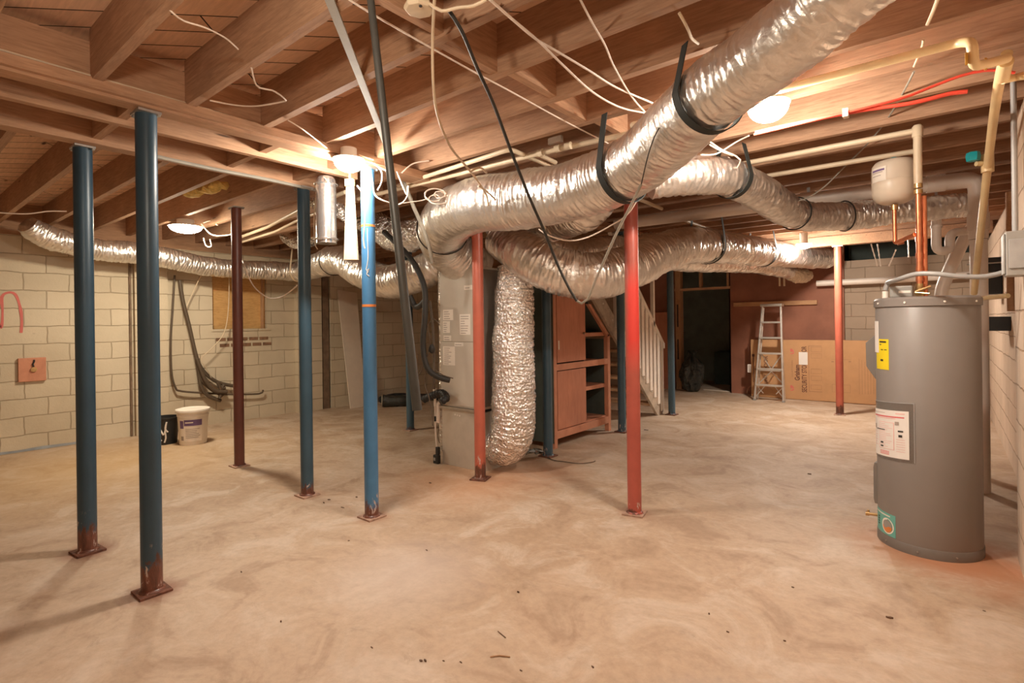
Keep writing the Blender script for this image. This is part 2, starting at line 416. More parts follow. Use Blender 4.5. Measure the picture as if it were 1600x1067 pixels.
def text(name, body, size, mat, parent, loc, rx, ry, thick=.0004, bold=0, xs=1.0):
    """flat lettering: rx is reading direction, ry its up direction"""
    c = bpy.data.curves.new(name, 'FONT'); c.body = body; c.size = size; c.extrude = thick; c.align_x = 'CENTER'; c.align_y = 'CENTER'; c.offset = bold
    tmp = bpy.data.objects.new('tmp', c); COL.objects.link(tmp); dg = bpy.context.evaluated_depsgraph_get()
    me = bpy.data.meshes.new_from_object(tmp.evaluated_get(dg)); bpy.data.objects.remove(tmp); bpy.data.curves.remove(c)
    me.materials.clear(); me.materials.append(M[mat]); o = bpy.data.objects.new(name, me); COL.objects.link(o)
    x, y = V(rx).normalized(), V(ry).normalized(); z = x.cross(y); L = V(loc); x = x*xs
    mw = Matrix(((x.x, y.x, z.x, L.x), (x.y, y.y, z.y, L.y), (x.z, y.z, z.z, L.z), (0, 0, 0, 1)))
    o.parent = parent
    o.matrix_basis = (Matrix.Translation(-V(parent.location)) @ mw) if parent.type == 'EMPTY' else mw
    return o

# ------------------------------------------------------------------ room shell
XL, XR, YF, YB, ZC, ZW = -8.05, .45, -1.5, 10.45, 2.80, 2.43
bm = B(); box(bm, XL-.5, XR+.6, YF-.4, 12.6, -.12, 0); struct('floor', bm, 'floor')
bm = B(); box(bm, XL-.5, XR+.6, YF-.4, 12.6, ZC, ZC+.06); struct('ceiling', bm, 'deck')
# left wall with a boarded window hole and two shallow piers
bm = B()
wy0, wy1, wz0, wz1 = 3.20, 3.98, 1.34, 2.12
box(bm, XL-.2, XL, YF-.2, wy0, 0, ZW); box(bm, XL-.2, XL, wy1, YB+.2, 0, ZW)
box(bm, XL-.2, XL, wy0, wy1, 0, wz0); box(bm, XL-.2, XL, wy0, wy1, wz1, ZW)
wl = struct('wall_left', bm, 'cmu_left')
bm = B(); box(bm, XL, XL+.07, 2.25, 2.62, 0, ZW); struct('pier', bm, 'cmu_left', wl)
bm = B(); box(bm, XL, XL+.10, 4.42, 4.84, 0, ZW); struct('pier', bm, 'cmu_left', wl)
bm = B(); box(bm, XL, XL+.10, 5.0, YB, 0, ZW); struct('pier', bm, 'cmu_left', wl)
# red spray loop and blue overspray sit on the painted block
pts = [gx(x, y, XL+.004) for x, y in ((-14, 512), (-6, 500), (2, 512), (4, 488), (3, 464), (13, 457), (24, 460), (31, 478), (34, 500), (33, 520))]
c = crom([tuple(p) for p in pts], .02); bm = B(); prev = None
for i, p in enumerate(c):
    p = V(p); q = V(c[min(i+1, len(c)-1)]); o_ = V(c[max(i-1, 0)]); d = (q-o_); s = V((0, -d.z, d.y)).normalized()*(.012+.006*noise.noise(p*9))
    cur = (bm.verts.new(p+s), bm.verts.new(p-s))
    if prev: bm.faces.new((prev[0], prev[1], cur[1], cur[0]))
    prev = cur
struct('spray_paint_mark', bm, 'graf', wl)
bm = B(); prev = None
for i in range(46):
    y = .7 + i*.022; w = .014 + .016*noise.noise(V((y*4, 0, 0))) + .008
    cur = (bm.verts.new((XL+.0035, y, .004)), bm.verts.new((XL+.0035, y, .012+w)))
    if prev: bm.faces.new((prev[0], prev[1], cur[1], cur[0]))
    prev = cur
struct('blue_paint_smear', bm, 'bluepaint', wl)
# boarded window
bm = B(); box(bm, XL-.10, XL-.07, wy0, wy1, wz0, wz1); w1 = struct('window_1', bm, 'ply')
bm = B(); box(bm, XL-.07, XL-.045, wy0+.01, wy1-.01, wz1-.21, wz1); struct('upper_board', bm, 'ply', w1)
bm = B(); box(bm, XL-.068, XL-.03, wy1-.07, wy1-.035, wz0, wz1); struct('stop_strip', bm, 'vert', w1)
bm = B(); box(bm, XL-.07, XL+.012, wy0-.02, wy1+.04, wz0-.03, wz0); struct('window_sill', bm, 'cmu_left', w1)
for k in range(2):
    bm = B()
    for i in range(5):
        y = wy0 + .04 + i*.155 + .05*k
        box(bm, XL-.02, XL+.006, y, y+.13, 1.17-k*.085, 1.215-k*.085)
    struct('brick_course', bm, 'bricksill', w1)
# right wall: a pier near the camera, then the wall steps back
bm = B(); box(bm, XR, XR+.2, YF-.2, YB+.2, 0, ZW); wr = struct('wall_right', bm, 'cmu_right')
bm = B(); box(bm, .30, XR, YF, 4.15, 0, ZW); struct('pier', bm, 'cmu_right', wr)
# arched recess further along the right wall
bm = B(); arc = [(5.15, 0.0)] + [(5.15+.28*(1-math.cos(t*PI/10)), 1.0+.30*math.sin(t*PI/10)) for t in range(11)] + [(5.71, 0.0)]
prism(bm, [(XR-.012, y, z) for y, z in arc], (.01, 0, 0)); struct('arched_patch', bm, 'stainbrown', wr)
bm = B(); box(bm, XL, XR, YF-.2, YF, 0, ZW); struct('wall_front', bm, 'cmu_front')
# back wall: painted panel with a doorway, then block
dx0, dx1, dz = -4.10, -3.19, 1.97
bm = B(); box(bm, XL, -5.0, YB, YB+.2, 0, ZC); struct('wall_back', bm, 'cmu_back')
bm = B(); box(bm, -5.0, dx0-.16, YB, YB+.10, 0, ZC); box(bm, dx1, -1.33, YB, YB+.10, 0, ZC); box(bm, dx1, dx1+.02, YB, YB+.1, 0, ZC)
struct('wall_back', bm, 'brownwall')
bm = B(); box(bm, -1.33, XR, YB+.05, YB+.25, 0, 2.34); struct('wall_back', bm, 'cmu_back')
bm = B(); box(bm, -1.33, XR, YB+.6, YB+.7, 2.2, ZC); struct('wall_back', bm, 'dark')  # dark sheet paints in the darkness of the unlit crawlspace gap
# dark store room beyond the doorway
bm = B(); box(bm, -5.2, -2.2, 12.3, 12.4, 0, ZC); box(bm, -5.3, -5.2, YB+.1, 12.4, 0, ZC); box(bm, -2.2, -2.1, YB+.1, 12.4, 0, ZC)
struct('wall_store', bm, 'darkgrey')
d1 = B(); box(d1, dx0-.14, dx0-.03, YB-.02, YB+.12, 0, dz+.42); d1 = struct('door_1', d1, 'vert')
bm = B(); box(bm, dx0-.16, dx1+.02, YB-.015, YB+.1, dz, dz+.045); struct('header', bm, 'lightwood', d1)
bm = B(); box(bm, dx0+.34, dx0+.385, YB, YB+.09, dz+.045, ZC); struct('cripple_stud', bm, 'vert', d1)
bm = B(); box(bm, dx1-.045, dx1, YB, YB+.09, dz+.045, ZC); struct('cripple_stud', bm, 'vert', d1)
bm = B(); box(bm, dx0-.105, dx0-.075, YB-.022, YB-.018, .6, 1.0); box(bm, dx0-.105, dx0-.075, YB-.022, YB-.018, 1.25, 1.7)
struct('mortise', bm, 'gap', d1)
# sill plates and rim boards on the block walls
bm = B(); box(bm, XL-.16, XL-.01, YF, YB, ZW, ZW+.045); struct('trim_1', bm, 'beam')
bm = B(); box(bm, XL-.16, XL-.10, YF, YB, ZW+.045, ZC); struct('trim_2', bm, 'beam')
bm = B(); box(bm, XR+.02, XR+.18, YF, YB, ZW, ZW+.045); struct('trim_3', bm, 'beam')
bm = B(); box(bm, XR+.12, XR+.18, YF, YB, ZW+.045, ZC); struct('trim_4', bm, 'beam')
bm = B(); box(bm, XL, XR, YF-.16, YF-.1, ZW, ZC); struct('trim_5', bm, 'joist')
# double beam, its neighbour and the short cross blocks between
bm = B(); box(bm, -3.245, -3.145, YF, 2.46, 2.50, 2.74); struct('floor_beam', bm, 'beam')
bm = B(); box(bm, -3.145, -3.115, YF, 2.46, 2.515, 2.565); struct('ledger_strip', bm, 'beam')
bm = B(); box(bm, -3.56, -3.515, YF, 2.46, 2.50, 2.74); struct('floor_beam', bm, 'beam')
bm = B(); box(bm, -4.11, -4.005, YF, 2.46, 2.50, 2.74); struct('floor_beam', bm, 'beam')
for y in (-1.1, -.3, .15, .92, 1.7, 2.2):
    for x0, x1 in ((-4.005, -3.56), (-3.515, -3.245)):
        bm = B(); box(bm, x0, x1, y, y+.045, 2.53, 2.74); struct('blocking_beam', bm, 'joist')
bm = B(); box(bm, -3.30, -3.13, 2.46, 9.0, 2.50, 2.558); struct('floor_beam', bm, 'beam')
bm = B(); box(bm, -3.0, XR, 8.82, 8.96, 2.42, 2.558); struct('floor_beam', bm, 'beam')
bm = B(); box(bm, -5.5, -5.36, 3.2, 9.0, 2.50, 2.558); struct('floor_beam', bm, 'beam')
JZ = 2.56
yj = .74 - .407*5
k = 0
while yj < 10.3:
    x0 = -3.145 if yj < 2.42 else -4.12
    bm = B(); box(bm, x0, XR+.12, yj-.022, yj+.022, JZ+random.uniform(-.004, .004), ZC)
    struct('ceiling_joist', bm, 'joist')
    y2 = yj + .27
    bm = B(); box(bm, XL-.1, -4.11 if y2 < 2.42 else -4.0, y2-.022, y2+.022, JZ-.005+random.uniform(-.004, .004), ZC)
    struct('ceiling_joist', bm, 'joist')
    if yj > -1 and k % 1 == 0 and yj < 5.5:
        dx = .03*(-1)**k
        bm = B(); box(bm, -1.66+dx, -1.615+dx, yj+.022, yj+.385, JZ+.01, ZC); struct('blocking_beam', bm, 'beam')
    yj += .407; k += 1
# white insulation batt peeking out between joists by the left lamp
bm = B()
for i in range(9):
    p = gz(296+i*6, 303-i*1.7, 2.615)
    bmesh.ops.create_icosphere(bm, subdivisions=2, radius=1, matrix=Matrix.Translation(p) @ Matrix.Diagonal((.07, .07, .035, 1)))
for v in bm.verts: v.co += V((noise.noise(v.co*14), noise.noise(v.co*14+V((5, 0, 0))), noise.noise(v.co*14+V((0, 7, 0)))))*.03
o = obj('insulation_batt', bm, 'yellowinsul'); tag(o, 'tuft of yellow fibreglass insulation stuffed between joists near the left lamp', 'insulation'); o['kind'] = 'stuff'
# thin uprights standing against the block walls
o = obj('wall_pipe', (lambda b: (cyl(b, (XL+.016, 2.215, .0), (XL+.016, 2.215, 2.40), .014, 12), b)[1])(B()), 'stainbrown'); tag(o, 'thin rusty brown pipe standing upright in the left wall corner', 'pipe')
bm = B(); box(bm, XL+.002, XL+.09, 4.86, 4.97, 0, 2.40); o = obj('wall_stud', bm, 'stainbrown', smooth=False); tag(o, 'dark brown upright board against the block wall behind the second blue post row', 'board')
bm = B(); cyl(bm, (.415, 6.0, 1.42), (.415, 6.0, 2.4), .03, 16); o = obj('wall_mounted_pipe', bm, 'shelfwood'); tag(o, 'brown cast iron riser pipe standing against the right block wall', 'pipe')

# ------------------------------------------------------------------ steel support posts
def make_post(x, y, top, mat, label, plate='rust', rot=0, r=.049, cap=True, bands=(), tall=0):
    t = thing('support_post', label, 'post', (x, y, 0), 'steel posts holding up the floor')
    bm = B(); obox(bm, (x, y, .006), (math.cos(rot), math.sin(rot), 0), (-math.sin(rot), math.cos(rot), 0), (0, 0, 1), .074, .074, .006)
    obj('base_plate', bm, plate, t, False, .002)
    bm = B(); lathe(bm, (x, y, .012), [(r+.012, 0), (r+.010, .006), (r, .012), (r, top-.024), (0, top-.024)], 32); bm2 = bm
    obj('pipe', bm2, mat, t)
    bm = B(); obox(bm, (x, y, top-.0065), (1, 0, 0), (0, 1, 0), (0, 0, 1), .066, .052, .006)
    p = obj('top_plate', bm, 'rust' if not cap else 'galv', t, False)
    for sx, sy in ((-1, -1), (1, 1)):
        bm = B(); cyl(bm, (x+sx*.056, y+sy*.04, top-.022), (x+sx*.056, y+sy*.04, top-.012), .009, 6); obj('bolt', bm, 'galv', p)
    for z, h in bands:
        bm = B(); lathe(bm, (x, y, z), [(r, 0), (r+.0008, 0), (r+.0008, h), (r, h)], 32); obj('painted_band', bm, 'orange', t)
    return t
make_post(-3.23, .97, 2.498, 'blue', 'dark navy post under the double beam, flaking rusty foot on a rusted plate, largest post')
make_post(-4.13, .90, 2.498, 'blue', 'dark navy post with flaking rusty foot, just beyond the largest navy post', rot=.1)
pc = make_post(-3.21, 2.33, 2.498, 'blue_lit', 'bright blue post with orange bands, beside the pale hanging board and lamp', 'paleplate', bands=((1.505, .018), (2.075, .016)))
make_post(-4.04, 2.31, 2.498, 'blue_mid', 'dark teal post beside the silver foil cylinder, red primer near its foot', 'paleplate')
make_post(-5.43, 2.39, 2.553, 'maroon', 'dark maroon post standing near the white bucket and boarded window', 'paleplate', r=.047)
make_post(-3.22, 3.49, 2.498, 'red', 'orange red post standing right in front of the air handler', 'rust', rot=.35)
make_post(-1.75, 3.52, 2.556, 'red2', 'red post with a bright vermilion patch, alone in the middle of the floor', 'paleplate', rot=.2)
make_post(-5.42, 4.55, 2.498, 'blue_plain', 'blue post left of the air handler behind the hanging black pipe', 'paleplate')
make_post(-3.20, 4.50, 2.498, 'blue_plain', 'slate blue post at the near corner of the red cupboard', 'rust')
make_post(-3.155, 6.03, 2.498, 'blue_plain', 'slate blue post at the far corner of the red cupboard', 'rust')
make_post(-3.14, 7.55, 2.498, 'blue_plain', 'slate blue post at the foot of the white stair railing', 'rust')
make_post(-1.20, 8.89, 2.418, 'red', 'salmon red post in front of the long cardboard box', 'paleplate', rot=.1)
# scribble of chalk on the bright blue post
bm = B(); base = V((-3.21, 2.33, 0)); pp = []
for u, z in ((.1, 2.06), (.12, 1.95), (.14, 1.86), (.05, 1.80), (-.05, 1.77), (.1, 1.745), (.2, 1.775), (.05, 1.765), (0, 1.735), (.22, 1.72)):
    a = math.radians(-52) + u*1.6; pp.append(base + V((math.cos(a)*.0505, math.sin(a)*.0505, z)))
smooth_tube(bm, pp, .0022, 6, .02); obj('chalk_scribble', bm, 'wire', pc)

# ------------------------------------------------------------------ ceiling lamps
def lamp(p, r, h, strength, label, col=(1, .895, .765)):
    p = V(p); t = thing('ceiling_light', label, 'light', p, 'lit ceiling lights')
    zt = JZ - .004
    bm = B(); lathe(bm, (p.x, p.y, 0), [(0, zt), (r*.5, zt), (r*.5, p.z+.022), (r*.97, p.z+.012), (r, p.z+.006), (r*.92, p.z), (0, p.z)], 40); obj('housing', bm, 'white', t)
    bm = B(); lathe(bm, p, [(r*.92, 0)] + [(r*.92*math.cos(a), -h*math.sin(a)) for a in [k*PI/20 for k in range(1, 10)]] + [(0, -h)], 40)
    obj('diffuser', bm, glow('lamp_glow', col, strength), t)
JZ = 2.56
LS = 1.0
lamp(gz(545, 251, 2.475), .105, .075, 105*LS, 'round lit ceiling light beside the top of the bright blue post')
lamp(gz(1200, 166, 2.475), .105, .08, 100*LS, 'round lit ceiling light beside the big foil duct and red tubing')
lamp(gz(290, 355, 2.475), .17, .065, 62*LS, 'wide lit ceiling light above the left block wall', (1, .87, .66))
lamp(gz(1256, 382, 2.40), .10, .06, 250*LS, 'small far lit ceiling light above the stepladder')
p_ = V((-1.15, .35, 2.30)); t = thing('added_fill_bulb', 'added unseen fill bulb on a short cord over the near end of the room', 'light', p_)  # unseen bulb, added to brighten the near joists and deck bays
bm = B(); cyl(bm, p_+V((0, 0, .11)), (p_.x, p_.y, JZ-.004), .005, 8); obj('hanging_flex', bm, 'wireblack', t)
bm = B(); cyl(bm, p_+V((0, 0, .05)), p_+V((0, 0, .12)), .022, 16); obj('socket', bm, 'wireblack', t)
bm = B(); bmesh.ops.create_uvsphere(bm, u_segments=24, v_segments=16, radius=.055, matrix=Matrix.Translation(p_)); obj('bulb', bm, glow('fill_bulb_glow', (1, .87, .70), 100*LS), t)
w = bpy.data.worlds.new('world'); scn.world = w; w.use_nodes = True
w.node_tree.nodes['Background'].inputs[0].default_value = (0, 0, 0, 1)

# ------------------------------------------------------------------ flexible foil ducts
def duct(name, label, ctrl, mat='foil', wr=.010, ridge=.006, pitch=.055, seg=48, step=.0065, parent=None, seed=0):
    """ctrl: (point, diameter)"""
    c = crom([(p.x, p.y, p.z, d/2) for p, d in ctrl], step)
    pts = [V(q[:3]) for q in c]; rad = [q[3] for q in c]; s = V((seed*3.1, seed*1.7, seed*.9))
    def fn(i, a, p, r):
        q = p + s
        e = noise.noise(q*5)*wr*1.3 + noise.noise(q*17)*wr*.5
        u = i*step; ca, sa = math.cos(a)*1.3, math.sin(a)*1.3
        e += (1-abs(noise.noise(V((u*34, ca, sa+seed)))))**4 * wr*1.0 - wr*.4
        e += noise.noise(V((u*70, ca*1.6, sa*1.6+seed*2)))*ridge*(.3+1.1*max(0, noise.noise(q*2.3)+.35))
        sag = 1.0 + .045*noise.noise(q*1.5)
        return r*sag + e
    bm = B(); rings(bm, pts, rad, seg, True, fn)
    if parent is not None: return obj(name, bm, mat, parent), pts, rad
    t = thing(name, label, 'duct', pts[len(pts)//2]); obj('foil_sleeve', bm, mat, t)
    return t, pts, rad
def strap(t, pts, rad, target, wid=.045, mat='strapblack', up=None, thick=.004):
    """webbing sling under the duct, its two tails running up to the joists"""
    target = V(target); i = min(range(len(pts)), key=lambda k: (pts[k]-target).length)
    i = min(max(i, 1), len(pts)-2); d = (pts[i+1]-pts[i-1]).normalized(); r = rad[i] + .016
    h = V((d.x, d.y, 0)).normalized() if abs(d.z) < .95 else V((1, 0, 0)); side = V((-h.y, h.x, 0)); u = d.cross(side); u = u if u.z > 0 else -u
    loop = [pts[i] + side*(r*math.cos(a)) + u*(r*math.sin(a)) for a in [PI + k*PI/22 for k in range(23)]]
    top = JZ - .004 if up is None else up
    for e, fl in ((0, 0), (-1, 1)):
        p = loop[e]
        if top > p.z + .02:
            q = V((p.x - side.x*(.05 if e else -.05), p.y - side.y*(.05 if e else -.05), top))
            if fl: loop.append(q)
            else: loop.insert(0, q)
    bm = B(); prev = None; out = []
    for k, p in enumerate(loop):
        tdir = (loop[min(k+1, len(loop)-1)] - loop[max(k-1, 0)]).normalized(); nrm = tdir.cross(h).normalized()
        cur = [bm.verts.new(p + h*a*wid/2 + nrm*b*thick/2) for a, b in ((-1, -1), (1, -1), (1, 1), (-1, 1))]
        if prev:
            for j in range(4): bm.faces.new((prev[j], prev[(j+1) % 4], cur[(j+1) % 4], cur[j]))
        else: bm.faces.new(cur[::-1])
        prev = cur
    bm.faces.new(prev)
    return obj('hanger_strap', bm, mat, t)
def clamp(t, pts, rad, target, w=.012, mat='gap', ex=.004):
    target = V(target); i = min(range(len(pts)), key=lambda k: (pts[k]-target).length); i = min(max(i, 1), len(pts)-2)
    fr = frames([pts[i-1], pts[i], pts[i+1]])[1]; r = rad[i] + ex + .006
    bm = B(); loop = [pts[i] + fr[1]*r*math.cos(a) + fr[2]*r*math.sin(a) for a in [2*PI*k/40 for k in range(41)]]
    rings(bm, loop, [w/2]*41, 6, False); return obj('zip_tie', bm, mat, t)
D = gd
main = [(D(1400, -85, 1.58), .25), (D(1300, 0, 1.76), .255), (D(1200, 85, 2.0), .275), (D(1108, 150, 2.3), .295), (D(1045, 212, 2.68), .32), (D(985, 262, 3.05), .34), (D(900, 297, 3.4), .37),
        (D(820, 312, 3.75), .40), (D(748, 320, 4.0), .41), (D(702, 341, 4.5), .43), (D(694, 380, 5.02), .44), (V((-3.62, 3.9, 1.90)), .44)]
t, p, r = duct('flexible_duct', 'biggest silver foil duct, running from overhead down to the top of the air handler', main, seed=1, wr=.006, ridge=.0035, pitch=.04)
strap(t, p, r, D(1112, 148, 2.3)); strap(t, p, r, D(972, 268, 3.1)); clamp(t, p, r, D(700, 352, 4.8))
right = [(D(1015, 282, 3.45), .24), (D(1060, 275, 3.45), .25), (D(1100, 274, 3.5), .25), (D(1140, 277, 3.6), .24), (D(1190, 303, 3.95), .245), (D(1240, 333, 4.35), .24), (D(1290, 339, 4.55), .235),
         (D(1350, 335, 4.6), .23), (D(1430, 327, 4.5), .205), (D(1508, 321, 4.4), .185)]
t, p, r = duct('flexible_duct', 'foil duct branching right behind the expansion tank toward the block wall', right, seed=2, wr=.009)
strap(t, p, r, D(1135, 277, 3.65), .05, up=2.55); clamp(t, p, r, D(1245, 332, 4.35)); clamp(t, p, r, D(1318, 337, 4.6))
swoop = [(D(778, 372, 5.05), .30), (D(798, 384, 4.93), .35), (D(825, 400, 4.7), .39), (D(872, 424, 4.6), .40), (D(930, 431, 4.6), .40), (D(985, 418, 4.75), .38), (D(1035, 395, 5.0), .36), (D(1080, 384, 5.4), .36),
         (D(1130, 386, 6.1), .36), (D(1190, 394, 7.2), .36), (D(1250, 401, 8.2), .33), (D(1292, 404, 8.7), .30)]
t, p, r = duct('flexible_duct', 'foil duct swooping low beside the red cupboard toward the far lamp', swoop, seed=3, wr=.011)
strap(t, p, r, D(1108, 384, 5.7), .05); strap(t, p, r, D(1192, 394, 7.2), .05)
low = [(D(1022, 394, 6.3), .29), (D(1062, 404, 6.6), .31), (D(1120, 408, 7.2), .29), (D(1180, 413, 8.0), .26), (D(1222, 422, 8.7), .23), (D(1236, 427, 8.9), .21)]
t, p, r = duct('flexible_duct', 'thin foil duct under the swooping one, ending in bare fibreglass above the stepladder', low, seed=4, wr=.010)
bm = B(); c_ = crom([(*D(1233, 427, 8.85), .10), (*D(1248, 431, 9.0), .115), (*D(1260, 431, 9.08), .10), (*D(1266, 430, 9.12), .05)], .015)
rings(bm, [V(q[:3]) for q in c_], [q[3] for q in c_], 36, True, lambda i, a, p, r: r + noise.noise(p*40)*.018 + noise.noise(p*15)*.02); obj('fibreglass_end', bm, 'insul', t)
back = [(D(838, 372, 5.7), .26), (D(870, 388, 5.75), .28), (D(905, 396, 5.8), .28), (D(945, 388, 5.9), .27), (D(985, 384, 6.0), .25), (D(1022, 380, 6.15), .24)]
duct('flexible_duct', 'shaded foil duct tucked above and behind the low swooping duct', back, seed=5)
under = [(D(776, 350, 5.5), .33), (D(820, 349, 5.2), .36), (D(870, 344, 4.8), .35), (D(918, 325, 4.35), .33), (D(948, 298, 4.25), .30), (D(962, 282, 4.25), .27)]
duct('flexible_duct', 'foil duct hugging the underside of the biggest duct', under, seed=6, wr=.013)
leftd = [(gx(43, 350, -7.55), .20), (gx(58, 362, -7.6), .24), (gx(95, 377, -7.65), .25), (gx(150, 389, -7.7), .25), (gx(215, 396, -7.7), .25), (gx(265, 404, -7.68), .25), (gx(315, 415, -7.68), .25), (gx(370, 420, -7.65), .25),
         (gx(425, 423, -7.6), .26), (gx(468, 424, -7.4), .28), (D(500, 414, 7.2), .33), (D(532, 407, 6.5), .34), (D(566, 424, 6.1), .34), (D(608, 440, 5.85), .36), (D(655, 428, 5.6), .36), (D(692, 408, 5.5), .32)]
t, p, r = duct('flexible_duct', 'long foil duct along the top of the left block wall, curving to the air handler', leftd, seed=7, wr=.010)
strap(t, p, r, gx(460, 424, -7.4), .03, 'wirecream'); clamp(t, p, r, D(520, 409, 6.7)); strap(t, p, r, gx(240, 398, -7.7), .03, 'wirecream')
mid = [(D(548, 330, 6.5), .26), (D(585, 350, 6.1), .30), (D(620, 370, 5.8), .32), (D(652, 365, 5.4), .29), (D(668, 352, 5.25), .25)]
duct('flexible_duct', 'short crumpled foil duct dropping to the left side of the air handler', mid, 'foilcr', .014, seed=8)
stub = [(D(446, 368, 7.4), .16), (D(462, 378, 7.3), .19), (D(488, 372, 7.2), .19), (D(515, 345, 7.3), .18)]
duct('flexible_duct', 'small foil duct stub in the ceiling behind the dark teal post', stub, 'foilcr', .010, seed=9)
vert = [(V((-3.11, 3.87, 1.90)), .30), (V((-3.10, 3.86, 1.66)), .345), (V((-3.10, 3.83, 1.25)), .375), (V((-3.095, 3.82, .85)), .39), (V((-3.09, 3.81, .55)), .39), (V((-3.12, 3.81, .34)), .37), (V((-3.21, 3.82, .225)), .33), (V((-3.318, 3.83, .215)), .32)]
duct('return_duct', 'thick upright crinkled foil duct standing beside the air handler cabinet', vert, 'foilcr', .014, .004, seed=10)
# foil wrapped cylinder hanging under the beam
t = thing('foil_cylinder', 'shiny foil wrapped cylinder hanging beneath the beam beside the lit lamp', 'duct', (-3.60, 2.24, 2.0))
_, p, r = duct('foil_wrap', '', [(V((-3.60, 2.24, 2.488)), .11), (V((-3.60, 2.24, 2.44)), .145), (V((-3.60, 2.24, 2.2)), .15), (V((-3.60, 2.24, 1.99)), .148)], 'foilbright', .0008, .0006, parent=t, seed=11)
clamp(t, p, r, (-3.60, 2.24, 2.02), .01, 'foilbright'); clamp(t, p, r, (-3.60, 2.24, 2.43), .01, 'foilbright')
bm = B(); smooth_tube(bm, [V((-3.68, 2.22, 2.46)), V((-3.70, 2.2, 2.2)), V((-3.69, 2.2, 1.98)), V((-3.66, 2.2, 1.95))], .004); obj('hanger_wire', bm, 'wirecream', t)
bm = B(); smooth_tube(bm, [V((-3.55, 2.19, 2.47)), V((-3.50, 2.20, 2.42)), V((-3.49, 2.2, 2.34)), V((-3.50, 2.2, 2.3))], .0035); obj('hanger_wire', bm, 'wirecream', t)
# crumpled foil scrap behind it
t, p, r = duct('foil_scrap', 'crumpled wad of foil wrap behind the hanging cylinder', [(D(478, 312, 4.6), .06), (D(500, 322, 4.55), .13), (D(528, 330, 4.5), .13), (D(545, 345, 4.5), .05)], 'foilcr', .025, seed=12)
t['category'] = 'foil'
# pale board fixed beside the bright blue post
t = thing('hanging_board', 'pale board hanging beside the bright blue post under the lamp', 'board', (-3.31, 2.25, 1.85))
bm = B(); prism(bm, [(-3.345, 2.215, 1.845), (-3.245, 2.26, 1.84), (-3.275, 2.25, 2.37), (-3.325, 2.23, 2.37)], (-.012, .022, 0)); obj('board', bm, 'whiteboard', t, False, .002)
bm = B(); obox(bm, (-3.303, 2.245, 2.395), (.9, .43, 0), (-.43, .9, 0), (0, 0, 1), .032, .017, .026); obj('top_block', bm, 'ply', t, False, .004)
bm = B(); cyl(bm, (-3.303, 2.245, 2.42), (-3.303, 2.245, 2.5), .006, 8); obj('hanger_rod', bm, 'wirecream', t)

# ------------------------------------------------------------------ air handler
AX0, AX1, AY0, AY1 = -3.88, -3.335, 3.65, 4.2
t = thing('air_handler', 'tall taupe air handler cabinet under the foil ducts', 'air handler', (-3.61, 3.92, 0))
bm = B(); box(bm, AX0+.005, AX1, AY0+.005, AY1, 0, .545); obj('return_box', bm, 'ahu2', t, False, .003)
bm = B(); box(bm, AX0+.02, AX1-.02, AY0+.03, AY1-.02, .545, .575); obj('seam', bm, 'gap', t, False)
bm = B(); box(bm, AX0, AX1+.005, AY0, AY1, .575, 1.90); cab = obj('cabinet', bm, 'ahu', t, False, .004)
bm = B(); box(bm, AX0-.012, AX1+.012, AY0-.012, AY0+.02, .548, .572); obj('flange', bm, 'galv', t, False)
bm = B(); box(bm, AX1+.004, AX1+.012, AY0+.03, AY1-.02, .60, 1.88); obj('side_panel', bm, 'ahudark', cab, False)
bm = B(); box(bm, AX0+.012, AX1-.006, AY0-.006, AY0, 1.205, 1.885); obj('upper_panel', bm, 'ahu', cab, False, .003)
bm = B(); box(bm, AX0+.012, AX1-.006, AY0-.006, AY0, .59, 1.198); obj('lower_panel', bm, 'ahu', cab, False, .003)
def ylabel(x0, y0, x1, y1, mat, lines=0, parent=cab, Y=AY0-.0075, name='paper_label', seed=0, ink='inkgrey'):
    a, b = gy(x0, y0, Y), gy(x1, y1, Y); rr = random.Random(seed)
    bm = B(); box(bm, a.x, b.x, Y, Y+.0012, b.z, a.z); o = obj(name, bm, mat, parent, False)
    if lines:
        bm = B(); n = lines
        for i in range(n):
            z = a.z - (a.z-b.z)*(i+.8)/(n+.6); h = (a.z-b.z)/(n+.6)*.28; w = b.x-a.x
            box(bm, a.x+w*.1, a.x+w*(.45+.42*rr.random()), Y-.0006, Y+.0001, z-h, z)
        obj('print', bm, ink, o, False)
ylabel(725, 446, 742, 452, 'labelwhite', 1, seed=1)
ylabel(718, 491, 735, 523, 'labelwhite', 8, seed=2)
ylabel(692, 484, 708, 500, 'labelwhite', 4, seed=3)
ylabel(692, 502, 703, 520, 'labelwhite', 5, seed=4)
ylabel(693, 524, 705, 533, 'labelwhite', 2, seed=5)
ylabel(710, 535, 724, 541, 'labelwhite', 1, seed=6)
ylabel(692, 541, 711, 571, 'labelwhite', 9, seed=7)
bm = B()
for i in range(3): obox(bm, (-3.69+i*.03, AY0+.002, .50-.003*i), (1, 0, 0), (0, 1, 0), (0, 0, 1), .007, .002, .006)
obj('screw_tabs', bm, 'white', t)
